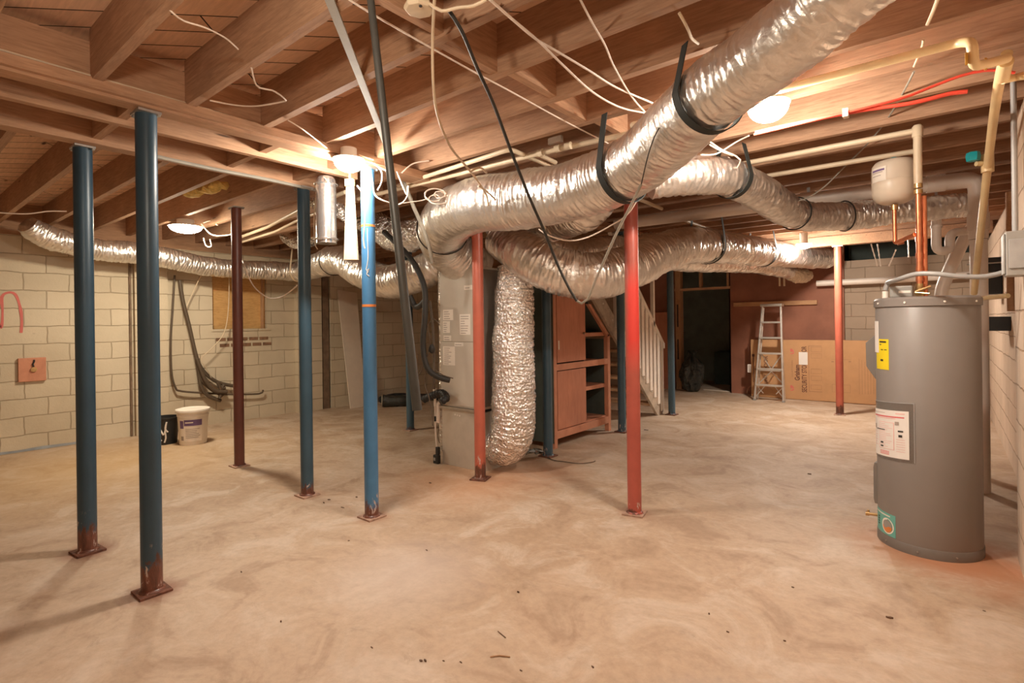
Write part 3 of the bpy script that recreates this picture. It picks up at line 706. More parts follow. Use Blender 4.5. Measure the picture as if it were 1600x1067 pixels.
# condensate fittings at its left corner
t = thing('drain_assembly', 'white condensate trap and thin drain tube at the air handler corner', 'drain pipe', (-3.95, 3.72, 0))
x, y = -3.935, 3.67
bm = B(); elbow_tube(bm, [(-3.86, y, .60), (x+.01, y-.02, .60), (x+.01, y-.02, .40)], .019); obj('trap_elbow', bm, 'pvc', t)
bm = B(); cyl(bm, (x-.022, y-.03, .56), (x-.022, y-.03, .72), .014, 12); cyl(bm, (x-.022, y-.03, .70), (x-.022, y-.03, .735), .018, 12); obj('vent_stub', bm, 'white', t)
bm = B(); elbow_tube(bm, [(x-.022, y-.03, .58), (x-.02, y-.03, .30), (x-.005, y-.02, .02)], .008, 10); obj('drain_tube', bm, 'pvc', t)
bm = B(); cyl(bm, (x-.021, y-.03, .41), (x-.021, y-.03, .46), .013, 12); obj('coupling', bm, 'black', t)
bm = B(); prism(bm, [(x-.01, y, .52), (AX0+.004, y-.005, .52), (AX0+.004, y-.005, .10), (x+.012, y, .14)], (0, .012, 0)); obj('foil_tape', bm, 'foilcr', t)
bm = B(); smooth_tube(bm, [V((x+.02, y-.02, .34)), V((x+.01, y-.03, .28)), V((x+.025, y-.03, .22)), V((x+.035, y-.03, .20))], .004); obj('loose_wire', bm, 'wirebrown', t)
t = thing('condensate_pump', 'small black pump on the floor at the air handler corner', 'pump', (-3.93, 3.69, 0))
bm = B(); box(bm, -3.955, -3.885, 3.60, 3.64, 0, .085); obj('reservoir', bm, 'black', t, False, .006)
bm = B(); box(bm, -3.925, -3.887, 3.605, 3.638, .0865, .165); obj('motor', bm, 'black', t, False, .005)
bm = B(); box(bm, -3.945, -3.92, 3.5985, 3.5995, .03, .06); obj('label', bm, 'boxgrey', t, False)
# insulated refrigerant line and cables on the left of the cabinet
def tube_thing(name, label, cat, pts, r, mat, group=None, seg=10, step=.03):
    bm = B(); smooth_tube(bm, pts, r, seg, step); o = obj(name, bm, mat); return tag(o, label, cat, group)
tube_thing('refrigerant_line', 'thick black insulated line curving into the left of the air handler', 'pipe',
  [D(600, 362, 5.3), D(640, 402, 5.15), D(662, 445, 5.05), D(664, 490, 5.0), D(661, 540, 5.0), D(668, 575, 4.98), D(685, 589, 4.97), D(703, 594, 4.97)], .027, 'wireblack', None, 14)
tube_thing('hanging_line', 'black insulated stub with a foil edge behind the hanging black pipe', 'pipe', [D(640, 462, 5.4), D(648, 478, 5.4), D(656, 478, 5.35), D(664, 470, 5.3)], .03, 'wireblack', None, 14)
tube_thing('control_wire', 'thin dark control wire reaching the black round junction by the air handler', 'wire', [D(655, 585, 5.05), D(668, 555, 5.02), D(672, 530, 5.0), D(668, 510, 5.0), D(678, 498, 5.0), D(687, 508, 5.0)], .004, 'wirebrown')
tube_thing('hanging_wire', 'thin brown wire drooping beside the condensate trap', 'wire', [D(666, 575, 5.05), D(664, 600, 5.05), D(670, 620, 5.03), D(675, 645, 5.02), D(676, 665, 5.0)], .005, 'wirebrown')
tube_thing('control_wire', 'short dark copper wire ending with a bare tip on the cabinet face', 'wire', [D(680, 578, 4.99), D(692, 586, 4.97), D(708, 591, 4.955)], .005, 'wirebrown')
bm = B(); bmesh.ops.create_uvsphere(bm, u_segments=16, v_segments=10, radius=.045, matrix=Matrix.Translation(D(675, 545, 5.02)) @ Matrix.Diagonal((.7, .7, 1, 1))); o = obj('junction_boot', bm, 'wireblack'); tag(o, 'black round boot on the brown cable left of the air handler', 'connector')
tube_thing('foil_line', 'foil wrapped vertical line along the left edge of the air handler', 'pipe', [V((-3.915, 3.72, 1.98)), V((-3.925, 3.715, 1.6)), V((-3.92, 3.72, 1.2)), V((-3.93, 3.72, .85)), V((-3.92, 3.72, .72))], .035, 'foilcr', None, 16)
tube_thing('cable', 'brown cable running straight down left of the air handler', 'cable', [D(672, 470, 5.2), D(677, 520, 5.15), D(678, 570, 5.12), D(678, 608, 5.1)], .013, 'wirebrown')
# black corrugated pipe heap behind
def ribbed(name, label, ctrl, r, mat='black'):
    c = crom([tuple(p) for p in ctrl], .006); bm = B()
    rings(bm, [V(q) for q in c], [r]*len(c), 20, True, lambda i, a, p, q: q + .004*math.sin(i*1.2)); o = obj(name, bm, mat); return tag(o, label, 'hose')
t = thing('duct_offcut', 'short black plastic covered duct offcut lying on the floor by the block wall', 'duct', gz(600, 634, 0))
q0, q1 = gz(598, 636, .0) + V((0, 0, .105)), gz(648, 634, 0) + V((0, 0, .105))
bm = B(); c_ = crom([(*q0, 0.098), (*((q0*.6+q1*.4) + V((0, 0, -.01))), .09), (*q1, .085)], .015)
rings(bm, [V(q[:3]) for q in c_], [q[3] for q in c_], 30, True, lambda i, a, p, r: r + .016*noise.noise(p*13)); obj('black_sleeve', bm, 'bag', t)
dq = (q1-q0).normalized(); bm = B(); cyl(bm, q0-dq*.004, q0-dq*.012, .088, 28); obj('cut_end', bm, 'insul', t)
ribbed('corrugated_hose', 'black corrugated hose curled on the floor left of the air handler', [gz(588, 634, 0)+V((-.2, .25, .06)), gz(600, 627, 0)+V((0, .3, .06)), gz(640, 629, 0)+V((0, .35, .06)), gz(672, 629, 0)+V((.05, .3, .07))], .055)
ribbed('corrugated_hose', 'black corrugated hose loop resting against the condensate trap', [D(662, 624, 5.35), D(676, 618, 5.3), D(690, 614, 5.22), D(697, 622, 5.1), D(688, 628, 5.06)], .035)
# leaning white panel
t_ = B(); a, b = V((-7.62, 5.14, .0)), V((-7.62, 5.44, 0)); c_, d_ = V((-7.92, 5.12, 1.97)), V((-7.92, 5.5, 1.93))
prism(t_, [a, b, d_, c_], (-.018, 0, .002)); o = obj('wall_panel', t_, 'panelwhite', None, False); tag(o, 'tall off-white panel leaning on the block wall behind the posts', 'panel')

# ------------------------------------------------------------------ water heater
HX, HY, HR = -.099, 4.115, .255
t = thing('water_heater', 'tall grey cylindrical water heater by the right block wall', 'water heater', (HX, HY, 0))
def hp(ang, z, off=0): a = math.radians(ang); return V((HX + math.cos(a)*(HR+off), HY + math.sin(a)*(HR+off), z))
bm = B(); lathe(bm, (HX, HY, 0), [(0, .012), (HR-.006, .012), (HR, .05), (HR, 1.455), (HR-.004, 1.46), (0, 1.46)], 72); obj('shell', bm, 'heater', t)
bm = B(); lathe(bm, (HX, HY, 0), [(0, 0), (HR+.004, 0), (HR+.004, .052), (HR+.001, .056), (0, .056)], 72); obj('base_ring', bm, 'heater2', t)
bm = B(); lathe(bm, (HX, HY, 0), [(HR, 1.445), (HR+.008, 1.447), (HR+.008, 1.488), (HR-.004, 1.50), (HR-.03, 1.502), (0, 1.506)], 72); top = obj('top_cap', bm, 'heater', t)
for a in range(0, 360, 40):
    bm = B(); p = hp(a+10, 1.468, .008); d = V((math.cos(math.radians(a+10)), math.sin(math.radians(a+10)), 0)); cyl(bm, p, p+d*.005, .006, 8); obj('screw', bm, 'labelwhite', top)
for a in (-60, -100, -140):
    bm = B(); p = hp(a, .028, .004); d = V((math.cos(math.radians(a)), math.sin(math.radians(a)), 0)); cyl(bm, p, p+d*.004, .005, 8); obj('screw', bm, 'galv', t)
def curved(a0, a1, z0, z1, off, th=.003, n=14, slant=0.0):
    """sheet wrapped on the tank between two angles"""
    bm = B(); prev = None; first = None
    for i in range(n+1):
        k = i/n; a = a0 + (a1-a0)*k; sl = slant*k
        cur = [bm.verts.new(hp(a, z0+sl, off)), bm.verts.new(hp(a, z1+sl, off)), bm.verts.new(hp(a, z1+sl, off+th)), bm.verts.new(hp(a, z0+sl, off+th))]
        if prev:
            for j in range(4): bm.faces.new((prev[j], prev[(j+1) % 4], cur[(j+1) % 4], cur[j]))
        else: bm.faces.new(cur[::-1])
        prev = cur
    bm.faces.new(prev); return bm
L0 = 180+6   # angle of the left silhouette as the camera sees it
# control cover box on the left flank
d = V((math.cos(math.radians(172)), math.sin(math.radians(172)), 0)); s = V((-d.y, d.x, 0))
def flank(z): return V((HX, HY, z)) + d*(HR-.012)
bm = B(); prism(bm, [flank(.99)-s*.05, flank(.99)-s*.05+d*.01, flank(1.07)-s*.05+d*.06, flank(1.22)-s*.05+d*.062, flank(1.27)-s*.05+d*.012, flank(1.27)-s*.05], s*.10); cov = obj('element_cover', bm, 'heater2', t, False, .004)
bm = B(); p = flank(1.165)-s*.052+d*.045; obox(bm, p, d, s, (0, 0, 1), .012, .003, .009); obj('cover_slot', bm, 'ink', cov, False)
bm = B(); prism(bm, [flank(.20)-s*.06, flank(.20)-s*.06+d*.02, flank(.23)-s*.06+d*.026, flank(.43)-s*.06+d*.026, flank(.46)-s*.06+d*.02, flank(.46)-s*.06], s*.12); obj('element_cover', bm, 'heater2', t, False, .003)
bm = curved(198, 227, 1.065, 1.25, .0005, .001); yl = obj('energy_label', bm, 'yellow', t, True); yl['label'] = 'bright yellow label'
for (a0, a1, z0, z1) in ((209, 223, 1.228, 1.238), (210, 213, 1.213, 1.219), (212, 217, 1.183, 1.188), (219, 224, 1.183, 1.188), (211, 217, 1.115, 1.127)):
    bm = curved(a0, a1, z0, z1, .0015, .0005, 4); obj('print', bm, 'ink', yl, True)
bm = curved(187.5, 207, 1.165, 1.36, .002, .001); obj('white_tag', bm, 'paper', t, True)
# document pouch with its red and white sheet
bm = curved(187, 258.5, .515, .862, .002, .0008, 24, .02); po = obj('document_pouch', bm, 'clear', t, True)
for sgn, a0 in ((0, 257.6),): bm = curved(a0, 258.6, .515+.02, .862+.02, .0028, .0012, 2); obj('pouch_edge', bm, 'conduit', po, True)
bm = curved(187, 258.5, .858, .863, .0028, .0012, 24, .02); obj('pouch_edge', bm, 'conduit', po, True)
bm = curved(188, 252.5, .53, .812, .004, .001, 24, .02); sh = obj('instruction_sheet', bm, 'paper', t, True); sh['label'] = 'white sheet with red headings'
def sheet(u0, u1, v0, v1, mat, name='print', off=.0053):
    a0, a1 = 188+64.5*u0, 188+64.5*u1; k0 = .02*u0
    bm = curved(a0, a1, .812-.282*v1+k0, .812-.282*v0+k0, off, .0004, 10, .02*(u1-u0)); obj(name, bm, mat, sh, True)
sheet(.06, .92, .125, .15, 'inkred'); sheet(.2, .75, .165, .18, 'pink'); sheet(.05, .5, .06, .068, 'inkgrey'); sheet(.75, .93, .05, .07, 'pink')
sheet(.30, .72, .26, .84, 'pink'); sheet(.315, .705, .27, .83, 'paper', 'print', .0058)
for i in range(13): sheet(.33, .5+.18*math.sin(i*2.3)**2, .30+i*.04, .308+i*.04, 'pink', 'print', .0063)
for u, v, w, h in ((.74, .23, .08, .07), (.10, .33, .07, .10), (.2, .42, .3, .018), (.8, .41, .1, .03), (.81, .50, .07, .05), (.36, .69, .09, .035), (.36, .77, .09, .03)): sheet(u, u+w, v, v+h, 'inkgrey' if h > .06 else 'ink', 'print', .0068)
for i in range(3): sheet(.33, .6, .88+i*.03, .893+i*.03, 'inkred')
for i in range(6): sheet(.06, .22+.06*math.sin(i*3), .5+i*.055, .508+i*.055, 'pink'); sheet(.76, .93, .6+i*.05, .608+i*.05, 'pink')
bm = curved(190, 234, .062, .195, .0005, .001); aq = obj('round_sticker', bm, 'aqua', t, True); aq['label'] = 'aqua sticker with a round emblem'
def disc(a, z, r, off, mat, half=0):
    bm = B(); c0 = hp(a, z, off); n = V((math.cos(math.radians(a)), math.sin(math.radians(a)), 0)); e = V((-n.y, n.x, 0)); pts = []
    a0, a1 = (PI, 2*PI) if half else (0, 2*PI)
    for k in range(25):
        q = a0+(a1-a0)*k/24; u = r*math.cos(q); ang = a + math.degrees(u/HR)
        pts.append(hp(ang, z + r*math.sin(q), off))
    prism(bm, pts, n*.0006); obj('emblem', bm, mat, aq, False)
disc(221, .118, .047, .0018, 'labelwhite'); disc(221, .118, .036, .0026, 'boxgrey'); disc(221, .116, .036, .0034, 'orange', 1)
for zz in (.15, .135, .12, .105): bm = curved(199, 203, zz-.004, zz+.004, .0018, .0004, 3); obj('print', bm, 'ink', aq, True)
bm = curved(194, 226, .176, .183, .0018, .0004, 8); obj('print', bm, 'white', aq, True)
bm = B(); p = hp(182, .125); dd = V((-1, -.15, 0)).normalized(); cyl(bm, p, p+dd*.045, .009, 12); cyl(bm, p+dd*.045, p+dd*.065, .014, 12); cyl(bm, p+dd*.05+V((0, 0, -.004)), p+dd*.05+V((0, 0, .025)), .007, 10); obj('drain_valve', bm, 'brass', t)
bm = B(); p = hp(196, 1.50, -.05); cyl(bm, (p.x, p.y, 1.498), (p.x, p.y, 1.545), .017, 14); obj('conduit_connector', bm, 'white', t)
# top fittings
q = V((HX-.02, HY-.02, 0))
bm = B(); box(bm, HX-.175, HX-.06, HY-.06, HY+.02, 1.504, 1.575); vb = obj('vacuum_box', bm, 'boxgrey', t, False, .008)
bm = B(); box(bm, HX-.13, HX-.07, HY-.0615, HY-.06, 1.53, 1.545); obj('label', bm, 'labelwhite', vb, False)
t2 = thing('copper_riser', 'pair of upright copper pipes rising from the water heater top', 'pipe', (HX-.01, HY, 1.5))
c1, c2 = V((HX-.028, HY-.03, 0)), V((HX-.002, HY+.01, 0))
for c_, z1 in ((c1, 2.13), (c2, 2.12)):
    bm = B(); cyl(bm, c_+V((0, 0, 1.507)), c_+V((0, 0, z1)), .0145, 16); obj('copper_pipe', bm, 'copper', t2)
for z in (1.60, 1.66, 1.74, 1.84): bm = B(); cyl(bm, c1+V((0, 0, z)), c1+V((0, 0, z+.03)), .018, 16); obj('coupling', bm, 'copper', t2)
bm = B(); cyl(bm, c1+V((0, 0, 1.508)), c1+V((0, 0, 1.55)), .022, 6); cyl(bm, c1+V((0, 0, 1.55)), c1+V((0, 0, 1.585)), .019, 12); obj('union_nut', bm, 'brass', t2)
bm = B(); cyl(bm, c1+V((-.02, -.03, 1.535)), c1+V((.055, -.02, 1.565)), .008, 8); cyl(bm, c1+V((-.02, -.03, 1.53)), c1+V((.05, -.05, 1.52)), .007, 8); obj('valve_lever', bm, 'brass', t2)
for z in (2.13, 2.165): bm = B(); cyl(bm, c1+V((0, 0, z)), c1+V((0, 0, z+.025)), .023, 16); obj('coupling', bm, 'brass', t2)
# cream riser above, feeding the pipe run along the joists
zt = 2.50
t3 = thing('supply_riser', 'cream plastic riser continuing above the copper pipe to the joists', 'pipe', c1+V((0, 0, 2.19)))
bm = B(); cyl(bm, c1+V((0, 0, 2.192)), c1+V((0, 0, 2.48)), .0225, 18); obj('riser', bm, 'cpvc', t3)
bm = B(); lathe(bm, c1+V((0, 0, 2.475)), [(0, 0), (.028, 0), (.028, .06), (.02, .072), (0, .075)], 18); obj('elbow_cap', bm, 'cpvc', t3)
bm = B(); elbow_tube(bm, [c1+V((-.02, 0, 2.515)), V((-1.5, HY-.02, 2.515))], .0175); obj('branch_pipe', bm, 'cpvc', t3)
bm = B(); cyl(bm, (HX-.05, 4.42, 2.475), (-1.9, 4.40, 2.475), .0175, 14); o = obj('supply_pipe', bm, 'cpvc'); tag(o, 'cream pipe run under the joists behind the cream riser', 'pipe')
# expansion tank and its copper arm
tc = D(1397, 284, 3.42)
t4 = thing('expansion_tank', 'ivory expansion tank hanging beside the copper pipes', 'tank', tc)
bm = B(); lathe(bm, tc, [(0, -.142), (.06, -.14), (.098, -.122), (.117, -.088), (.121, -.03), (.121, -.004), (.123, 0), (.121, .004), (.121, .07), (.117, .105), (.100, .128), (.06, .14), (0, .142)], 48); obj('tank_body', bm, 'tank', t4)
bm = B(); cyl(bm, tc+V((0, 0, .138)), tc+V((0, 0, .155)), .014, 12); obj('air_valve_cap', bm, 'teal', t4)
def onk(a0, a1, z0, z1, off, mat, nm, par):
    bm = B(); prev = None
    for i in range(11):
        a = math.radians(a0+(a1-a0)*i/10); e = V((math.cos(a), math.sin(a), 0)); cur = [bm.verts.new(tc+e*(.121+o_)+V((0, 0, z))) for z, o_ in ((z0, off), (z1, off), (z1, off+.001), (z0, off+.001))]
        if prev:
            for j in range(4): bm.faces.new((prev[j], prev[(j+1) % 4], cur[(j+1) % 4], cur[j]))
        else: bm.faces.new(cur[::-1])
        prev = cur
    bm.faces.new(prev); return obj(nm, bm, mat, par)
lb = onk(206, 254, -.005, .085, .001, 'white', 'tank_label', t4); onk(210, 250, .06, .072, .0022, 'purple', 'print', lb); onk(210, 245, .05, .055, .0022, 'inkgrey', 'print', lb); onk(210, 240, .03, .034, .0022, 'inkgrey', 'print', lb)
b0 = V((tc.x, tc.y, tc.z-.145))
t5 = thing('copper_elbow_pipe', 'copper elbow arm carrying the ivory expansion tank', 'pipe', b0)
za = 1.855
bm = B(); elbow_tube(bm, [b0+V((0, 0, -.001)), V((b0.x, b0.y, za)), V((c1.x-.018, c1.y, za+.03))], .0125, 14, .02); obj('copper_pipe', bm, 'copper', t5)
bm = B(); cyl(bm, b0+V((0, 0, -.003)), b0+V((0, 0, -.035)), .021, 14); obj('adapter', bm, 'brass', t5)
bm = B(); cyl(bm, V((b0.x+.012, b0.y, za+.002)), V((b0.x+.045, b0.y+.006, za+.008)), .0165, 14); obj('elbow_socket', bm, 'copper', t5)
# grey flexible conduit from the heater to the disconnect box
p0 = hp(196, 1.545, -.05)
tube_thing('flexible_conduit', 'grey flexible conduit arching over the water heater to the wall box', 'conduit',
  [p0+V((0, 0, .006)), p0+V((.012, 0, .05)), D(1402, 437, 3.13), D(1432, 428, 3.0), D(1465, 428, 2.92), D(1500, 432, 2.86), D(1540, 432, 2.8), D(1566, 426, 2.76)], .0135, 'conduit', None, 12)
t = thing('disconnect_box', 'grey electrical disconnect box on the pier at the right edge', 'electrical box', (.26, 3.6, 1.7))
bm = B(); box(bm, .225, .2985, 3.52, 3.66, 1.575, 1.79); obj('box', bm, 'boxgrey', t, False, .004)
bm = B(); box(bm, .216, .224, 3.53, 3.65, 1.585, 1.78); obj('cover', bm, 'boxgrey', t, False, .003)
bm = B(); box(bm, .235, .29, 3.513, 3.519, 1.61, 1.75); obj('front_plate', bm, 'conduit', t, False, .002)
bm = B(); cyl(bm, (.265, 3.60, 1.791), (.265, 3.60, 2.55), .012, 14); o = obj('conduit_pipe', bm, 'conduit'); tag(o, 'straight grey conduit rising from the disconnect box to the joists', 'conduit')
t = thing('junction_box', 'small grey square box on the wall behind the water heater', 'electrical box', gx(1540, 580, .40))
bm = B(); q = gx(1541, 578, .42); box(bm, .35, .448, q.y-.10, q.y+.2, q.z-.15, q.z+.12); obj('box', bm, 'boxgrey', t, False, .004)
bm = B(); cyl(bm, (.40, q.y, q.z+.121), (.40, q.y, q.z+.5), .018, 12); obj('conduit_stub', bm, 'conduit', t)
bm = B(); box(bm, .30, .348, q.y-.3, q.y-.12, q.z-.35, q.z-.12); o = obj('wood_block', bm, 'redtrim', None, False); tag(o, 'orange stained wood block on the wall behind the water heater', 'block')

# ------------------------------------------------------------------ plastic drain and supply pipes
t = thing('drain_pipe', 'wide white drain pipe running across below the joists to the right wall stack', 'pipe', (-1.4, 4.9, 2.34))
bm = B(); elbow_tube(bm, [(-2.85, 5.36, 2.46), (-1.0, 5.42, 2.45), (.02, 5.58, 2.47), (.20, 5.6, 2.465), (.20, 5.6, 1.99)], .062, 22, .10); obj('pipe_run', bm, 'pvc', t)
bm = B(); cyl(bm, (-.12, 5.555, 2.467), (.0, 5.575, 2.469), .070, 22); obj('coupling', bm, 'pvc', t)
bm = B(); cyl(bm, (.20, 5.6, 2.06), (.20, 5.6, 2.19), .070, 22); obj('coupling', bm, 'pvc', t)
bm = B(); cyl(bm, (-1.02, 5.42, 2.449), (-.90, 5.436, 2.452), .069, 22); obj('coupling', bm, 'pvc', t)
for x in (-.35, -.95): bm = B(); box(bm, x-.012, x+.012, 5.40, 5.404, 2.44, 2.556); obj('hanger_strap', bm, 'conduit', t, False)
t = thing('drain_trap', 'white plastic sink trap with its bend below the foil duct', 'pipe', D(1468, 370, 4.6))
a = D(1463, 336, 4.6); 
bm = B(); elbow_tube(bm, [a, D(1463, 392, 4.6), D(1484, 392, 4.6), D(1484, 364, 4.65), D(1530, 358, 4.75)], .036, 18, .09); obj('trap_bend', bm, 'pvc', t)
bm = B(); box(bm, a.x-.01, a.x+.01, a.y+.04, a.y+.043, a.z-.05, 2.556); obj('hanger_strap', bm, 'conduit', t, False)
for px, py in ((1515, 358), (1521, 357)): bm = B(); p_ = D(px, py, 4.73); cyl(bm, p_-V((.008, 0, 0)), p_+V((.008, 0, 0)), .043, 18); obj('slip_nut', bm, 'pvc', t)
bm = B(); cyl(bm, D(1463, 352, 4.6), D(1463, 356, 4.6), .042, 18); obj('slip_nut', bm, 'pvc', t)
bm = B(); elbow_tube(bm, [D(1527, 345, 4.95), D(1505, 375, 4.95), D(1482, 425, 4.98), D(1470, 455, 5.0), V((D(1470, 455, 5.0).x, D(1470, 455, 5.0).y, 0))], .052, 20); o = obj('drain_pipe', bm, 'pvc'); tag(o, 'white drain pipe slanting down behind the water heater', 'pipe')
bm = B(); cyl(bm, (.20, 5.6, 0.0), (.20, 5.6, 1.985), .056, 20); o = obj('drain_stack', bm, 'pvc'); tag(o, 'upright pinkish white drain stack behind the water heater', 'pipe')
t = thing('wall_rack', 'black wall rack with two thin silver bars behind the slanting yellowed pipe', 'rack', D(1534, 430, 5.6))
q = D(1534, 430, 5.6)
bm = B(); box(bm, q.x-.09, .448, q.y, q.y+.25, q.z-.20, q.z+.18); obj('mount_panel', bm, 'black', t, False, .005)
for dz in (.12, .02): bm = B(); cyl(bm, (q.x-.12, q.y-.02, q.z+dz), (.44, q.y-.02, q.z+dz), .008, 8); obj('bar', bm, 'galv', t)
q = D(1550, 505, 4.9); bm = B(); box(bm, q.x-.10, .448, q.y, q.y+.3, q.z-.07, q.z+.06); o = obj('wall_shelf', bm, 'black', None, False, .004); tag(o, 'dark shelf on the right wall just behind the water heater top', 'shelf')
# yellowed line overhead and its slanting leg
t = thing('yellowed_pipe', 'yellowed plastic pipe stepping along the joists then slanting down behind the heater', 'pipe', (.05, 2.75, 2.45))
E0 = [gz(1150, 158, 2.515), gz(1500, 66, 2.49)]; k0 = E0[1]
bm = B(); elbow_tube(bm, [E0[0], k0, D(1519, 66, 2.08), D(1521, 104, 2.10), D(1545, 99, 2.12), D(1574, 91, 2.14)], .0185, 16, .03); obj('pipe_run', bm, 'cpvcy', t)
leg = [D(1573, 84, 2.14), D(1561, 130, 2.32), D(1545, 245, 2.95), D(1522, 458, 3.75)]
bm = B(); smooth_tube(bm, leg, .0195, 16, .05); obj('slanting_leg', bm, 'cpvcy', t)
bm = B(); cyl(bm, D(1572, 96, 2.16), D(1566, 122, 2.26), .025, 16); obj('tee_fitting', bm, 'cpvcy', t)
for q_ in ((1510, 92, 2.09), (1540, 100, 2.12)): bm = B(); p_ = D(*q_); cyl(bm, p_-V((.004, 0, .0)), p_+V((.004, 0, .0)), .024, 14); obj('cement_ring', bm, 'glue', t)
bm = B(); elbow_tube(bm, [D(1567, 126, 2.27), D(1590, 120, 2.27), D(1606, 118, 2.2)], .015, 14); obj('side_branch', bm, 'cpvcy', t)
v0 = D(1543, 255, 3.02)
bm = B(); cyl(bm, v0+V((0, 0, -.05)), v0+V((0, 0, .05)), .029, 16); cyl(bm, v0, v0+V((-.05, -.03, .0)), .014, 12); obj('valve_body', bm, 'cpvcy', t)
bm = B(); c_ = v0+V((-.062, -.035, .045)); lathe(bm, c_, [(0, -.03), (.03, -.028), (.034, 0), (.03, .02), (0, .026)], 6); obj('valve_handle', bm, 'teal', t)
bm = B(); elbow_tube(bm, [D(1515, 468, 3.9), D(1575, 462, 3.55)], .016, 14); o = obj('relief_pipe', bm, 'cpvcy'); tag(o, 'short yellowed pipe poking out behind the water heater top', 'pipe')
# cream supply lines in the middle
t = thing('supply_pipe', 'cream supply pipe under the joists above the bundled cable, bending toward the duct', 'pipe', gz(700, 262, 2.5))
bm = B(); elbow_tube(bm, [gz(622, 290, 2.515), gz(797, 233, 2.515), gz(868, 263, 2.515)], .0155, 14, .05); obj('pipe_run', bm, 'cpvc', t)
t = thing('supply_pipe', 'cream supply pipe with a tee fitting beside the biggest duct strap', 'pipe', gz(830, 242, 2.5))
bm = B(); elbow_tube(bm, [gz(560, 311, 2.505), gz(830, 243, 2.505), gz(1008, 203, 2.505), gz(984, 195, 2.505), gz(1060, 183, 2.505)], .0165, 14, .04); obj('pipe_run', bm, 'cpvc', t)
for x, y in ((872, 232), (888, 228), (845, 239)): bm = B(); p_ = gz(x, y, 2.505); cyl(bm, p_-V((.02, 0, 0)), p_+V((.02, 0, 0)), .024, 14); obj('fitting', bm, 'cpvc', t)
bm = B(); p_ = gz(868, 224, 2.515); box(bm, p_.x-.05, p_.x+.05, p_.y-.012, p_.y+.012, p_.z, p_.z+.04); obj('pipe_bracket', bm, 'stainbrown', t, False)
bm = B(); elbow_tube(bm, [gz(838, 240, 2.53), gz(868, 254, 2.53)], .0155, 12); obj('branch', bm, 'cpvc', t)
bm = B(); elbow_tube(bm, [gz(372, 372, 2.5), gz(418, 355, 2.5), gz(470, 327, 2.5), gz(540, 300, 2.5)], .018, 12); o = obj('supply_pipe', bm, 'cpvc'); tag(o, 'cream pipe running off past the maroon post top toward the beam', 'pipe')
bm = B(); elbow_tube(bm, [gz(372, 380, 2.47), gz(430, 362, 2.47), gz(470, 342, 2.47), gz(530, 320, 2.47)], .014, 12); o = obj('supply_pipe', bm, 'cpvc'); tag(o, 'thinner cream pipe just below the one passing the maroon post top', 'pipe')
bm = B(); elbow_tube(bm, [gz(1058, 340, 2.47), gz(1120, 362, 2.45), gz(1176, 380, 2.43)], .017, 12); o = obj('supply_pipe', bm, 'cpvc'); tag(o, 'cream pipe crossing under the far joists above the swooping duct', 'pipe')
bm = B(); elbow_tube(bm, [gz(968, 303, 2.5), gz(1000, 312, 2.5), gz(1034, 326, 2.49)], .017, 12); o = obj('supply_pipe', bm, 'cpvc'); tag(o, 'short cream pipe crossing behind the top of the vermilion post', 'pipe')
bm = B(); elbow_tube(bm, [gy(1276, 443, 10.30), gy(1420, 436, 10.30), gy(1520, 429, 10.3)], .05, 20); o = obj('drain_pipe', bm, 'pvc'); tag(o, 'white drain pipe along the far block wall behind the salmon post', 'pipe')
t = thing('support_bracket', 'pale double bracket stub hanging under the far ducts', 'bracket', gy(1221, 440, 9.9))
for dx in (0, 7):
    bm = B(); a, b = gy(1217+dx, 428, 9.9), gy(1220+dx, 447, 9.9); box(bm, a.x, b.x, 9.88, 9.9, b.z, a.z+.25); obj('prong', bm, 'wirecream', t, False)
# perforated strap ends hanging from the far beam
for k, (x0, y0, x1, y1, dd) in enumerate(((1361, 381, 1371, 416, 6.6), (1371, 381, 1376, 416, 6.6), (1400, 390, 1389, 416, 6.4), (1419, 375, 1420, 402, 6.4))):
    bm = B(); a, b = D(x0, y0, dd), D(x1, y1, dd); n = 9
    for i in range(n): q = a + (b-a)*((i+.5)/n); bar(bm, q-(b-a)*(.5/n), q+(b-a)*(.5/n), .012 if i % 2 else .018, .003, (1, -1, 0))
    o = obj('hanging_strap', bm, 'foilbright', None, False); tag(o, 'loose shiny metal strap end hanging from the far beam behind the expansion tank arm', 'strap', 'loose strap ends at the far beam')
for k, (x, y) in enumerate(((1177, 268), (1283, 283))): pass
# red tubing along a joist
t = thing('red_tubing', 'two red plastic tubes clipped along the joist right of the duct', 'tube', D(1350, 175, 3.1))
yj_ = 3.182 - .022 - .012
def jf(x, y): return gy(x, y, yj_)
bm = B(); smooth_tube(bm, [jf(1180, 207), jf(1230, 196), jf(1322, 177), jf(1370, 169), jf(1420, 162), jf(1455, 154), jf(1485, 146), jf(1512, 143)], .0095, 12); obj('thick_tube', bm, 'pexred', t)
bm = B(); smooth_tube(bm, [jf(1180, 212)+V((0, -.022, 0)), jf(1322, 178)+V((0, -.022, 0)), jf(1405, 156)+V((0, -.01, 0)), jf(1450, 138), jf(1500, 119), jf(1540, 110), jf(1572, 111), jf(1586, 114)], .0065, 12); obj('thin_tube', bm, 'pexred', t)
bm = B(); p_ = jf(1322, 178); box(bm, p_.x-.012, p_.x+.012, yj_-.03, yj_+.011, p_.z-.02, p_.z+.02); obj('clip', bm, 'wire', t, False)
bm = B(); smooth_tube(bm, [D(1516, 190, 4.2), D(1518, 198, 4.2), D(1514, 207, 4.2), D(1508, 213, 4.2)], .012, 10); o = obj('red_tube_end', bm, 'pexred'); tag(o, 'short curved red tube end sticking down between the joists', 'tube')
